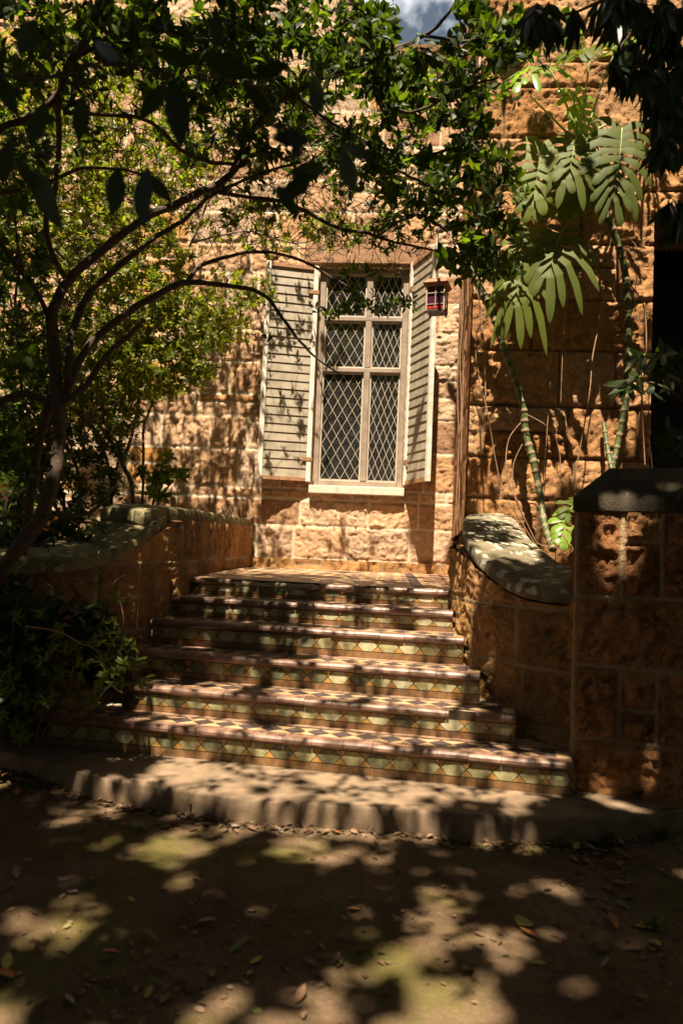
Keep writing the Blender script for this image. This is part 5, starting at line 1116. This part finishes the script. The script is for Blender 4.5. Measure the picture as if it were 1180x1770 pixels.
for _ in range(6):   # spread the known values a little, then fill
    pd_ = np.pad(dens, 1, mode='edge'); nb = np.stack([pd_[:-2, 1:-1], pd_[2:, 1:-1], pd_[1:-1, :-2], pd_[1:-1, 2:]]); ok = nb >= 0
    av = np.where(ok.any(0), (nb * ok).sum(0) / np.maximum(ok.sum(0), 1), -1); dens = np.where(dens < 0, av, dens)
front = (gy * CELL > -3.6)
dens = np.where(dens < 0, np.where(front, .0, .9), dens)
X, Y = gx * CELL, gy * CELL
dens = dens ** 1.6
nz = .26 * fbm(X * 1.6, Y * 1.6, 0, 86, 2) + .34 * vn(X * 5.2, Y * 5.2, 0, 97) + .40 * vn(X * 11, Y * 11, 0, 68)
lo_, hi_ = np.percentile(nz, 1), np.percentile(nz, 99); rk = np.searchsorted(np.sort(nz.ravel()), nz.ravel()).reshape(nz.shape) / nz.size
msk = rk < dens
for i, j in zip(*np.nonzero(msk)):
    dn = dens[i, j]
    for _ in range(6 if dn > .7 else 3):
        h = RS.uniform(-.9, .9); b = np.array([X[i, j] + CELL * RS.rand(), Y[i, j] + CELL * RS.rand(), ZC]) + np.array(SUN) * h
        P.append(b); D.append(RS.randn(3) * [1, 1, .45]); Nn.append(RS.randn(3) * .45 + [0, -.2, 1]); Ls.append(RS.uniform(.10, .17))
Ls = np.array(Ls); print('canopy leaves', len(P))
P = np.array(P); D = nrm(np.array(D)); P = P - D * Ls[:, None] * .5
leaves_obj('crown', P, D, Nn, Ls, Ls * .27, M_lcan, sht)
# fine low sprays added to the unseen tree for sharp dapple on steps and slab
P2, D2, N2, L2 = [], [], [], []
for _ in range(370):
    q = hitp(RS.uniform(120, 1000), RS.uniform(1040, 1700) if RS.rand() < .5 else RS.uniform(1120, 1440))
    if q is None or q.y > -3.2: continue
    b = q + SUN * ((RS.uniform(4.3, 4.9) - q.z) / SUN.z); ax = RS.rand() * 6.28
    for k in range(RS.randint(4, 9)):
        a = ax + RS.randn() * .9; P2.append([b.x + RS.randn() * .035, b.y + RS.randn() * .035, b.z + RS.randn() * .03]); D2.append([math.cos(a), math.sin(a), RS.uniform(-.5, .2)]); N2.append(list(RS.randn(3) * .35 + [0, 0, 1])); L2.append(RS.uniform(.04, .075))
L2 = np.array(L2); leaves_obj('low_sprays', P2, D2, N2, L2, L2 * .22, M_lcan, sht)
mb = MB()
def limb(p0, p1, r0, r1, b=.3):
    p0, p1 = Vector(p0), Vector(p1); m = (p0 + p1) / 2 + Vector((RS.uniform(-b, b), RS.uniform(-b, b), b)); A_ = crom([p0, m, p1], 16); mb.tube(A_, [r0 + (r1 - r0) * i / 15 for i in range(16)], 8)
mb.tube(crom([(-3.5, -12.5, -.1), (-3.4, -12.4, 2), (-3.6, -12.2, 4), (-3.2, -12, 6)], 20), [.32 - .008 * i for i in range(20)], 12)
for e in ((-4.5, -8, 8.1), (-1.5, -8.5, 8.3), (1.5, -10, 8.2), (3.8, -8.5, 8.2), (-2.4, -6.2, 8.4), (2.2, -6.5, 8.3), (.2, -12.8, 8.2), (4.5, -11.5, 8.2), (-5, -11, 8)): limb((-3.2, -12, 5.6), e, .12, .025, .4)
for _ in range(70):
    k = RS.randint(len(P)); q = Vector(P[k]); 
    if q.y > -5: continue
    limb(q, q + Vector((RS.uniform(-1, 1), RS.uniform(-1, 1), RS.uniform(-.1, .1))), .012, .005, .1)
for k in range(14): limb((RS.uniform(-2.5, 2.5), -8.5, 7.6), (RS.uniform(-1.6, 1.4), RS.uniform(-7.4, -5.2), RS.uniform(4.4, 4.9)), .014, .004, .2)
mb.build('trunk', M_bark, sht, smooth=True)
# unseen foliage screen added to block low sky light, mirrored in the window glass
P, D, Nn = [], [], []
for _ in range(26000):
    t = RS.uniform(0, 1); z = 8.6 * RS.rand()
    if t < .46: x, y, n_ = RS.uniform(-7.5, 7.5), -15.5 + RS.randn() * .35, (0, .6, .6)
    elif t < .73: x, y, n_ = -7.3 + RS.randn() * .35, RS.uniform(-15.5, -.6), (.6, 0, .6)
    else: x, y, n_ = 7.3 + RS.randn() * .35, RS.uniform(-15.5, -2.5), (-.6, 0, .6)
    P.append([x, y, z]); D.append(RS.randn(3)); Nn.append(RS.randn(3) * .6 + np.array(n_))
hd = leaves_obj('sky_blocking_hedge', P, D, Nn, .34, .09, M_lcan, None)
setp(hd, 'unseen foliage screen added around the yard to block sky light, mirrored in the window glass', 'sky_blocking_hedge')
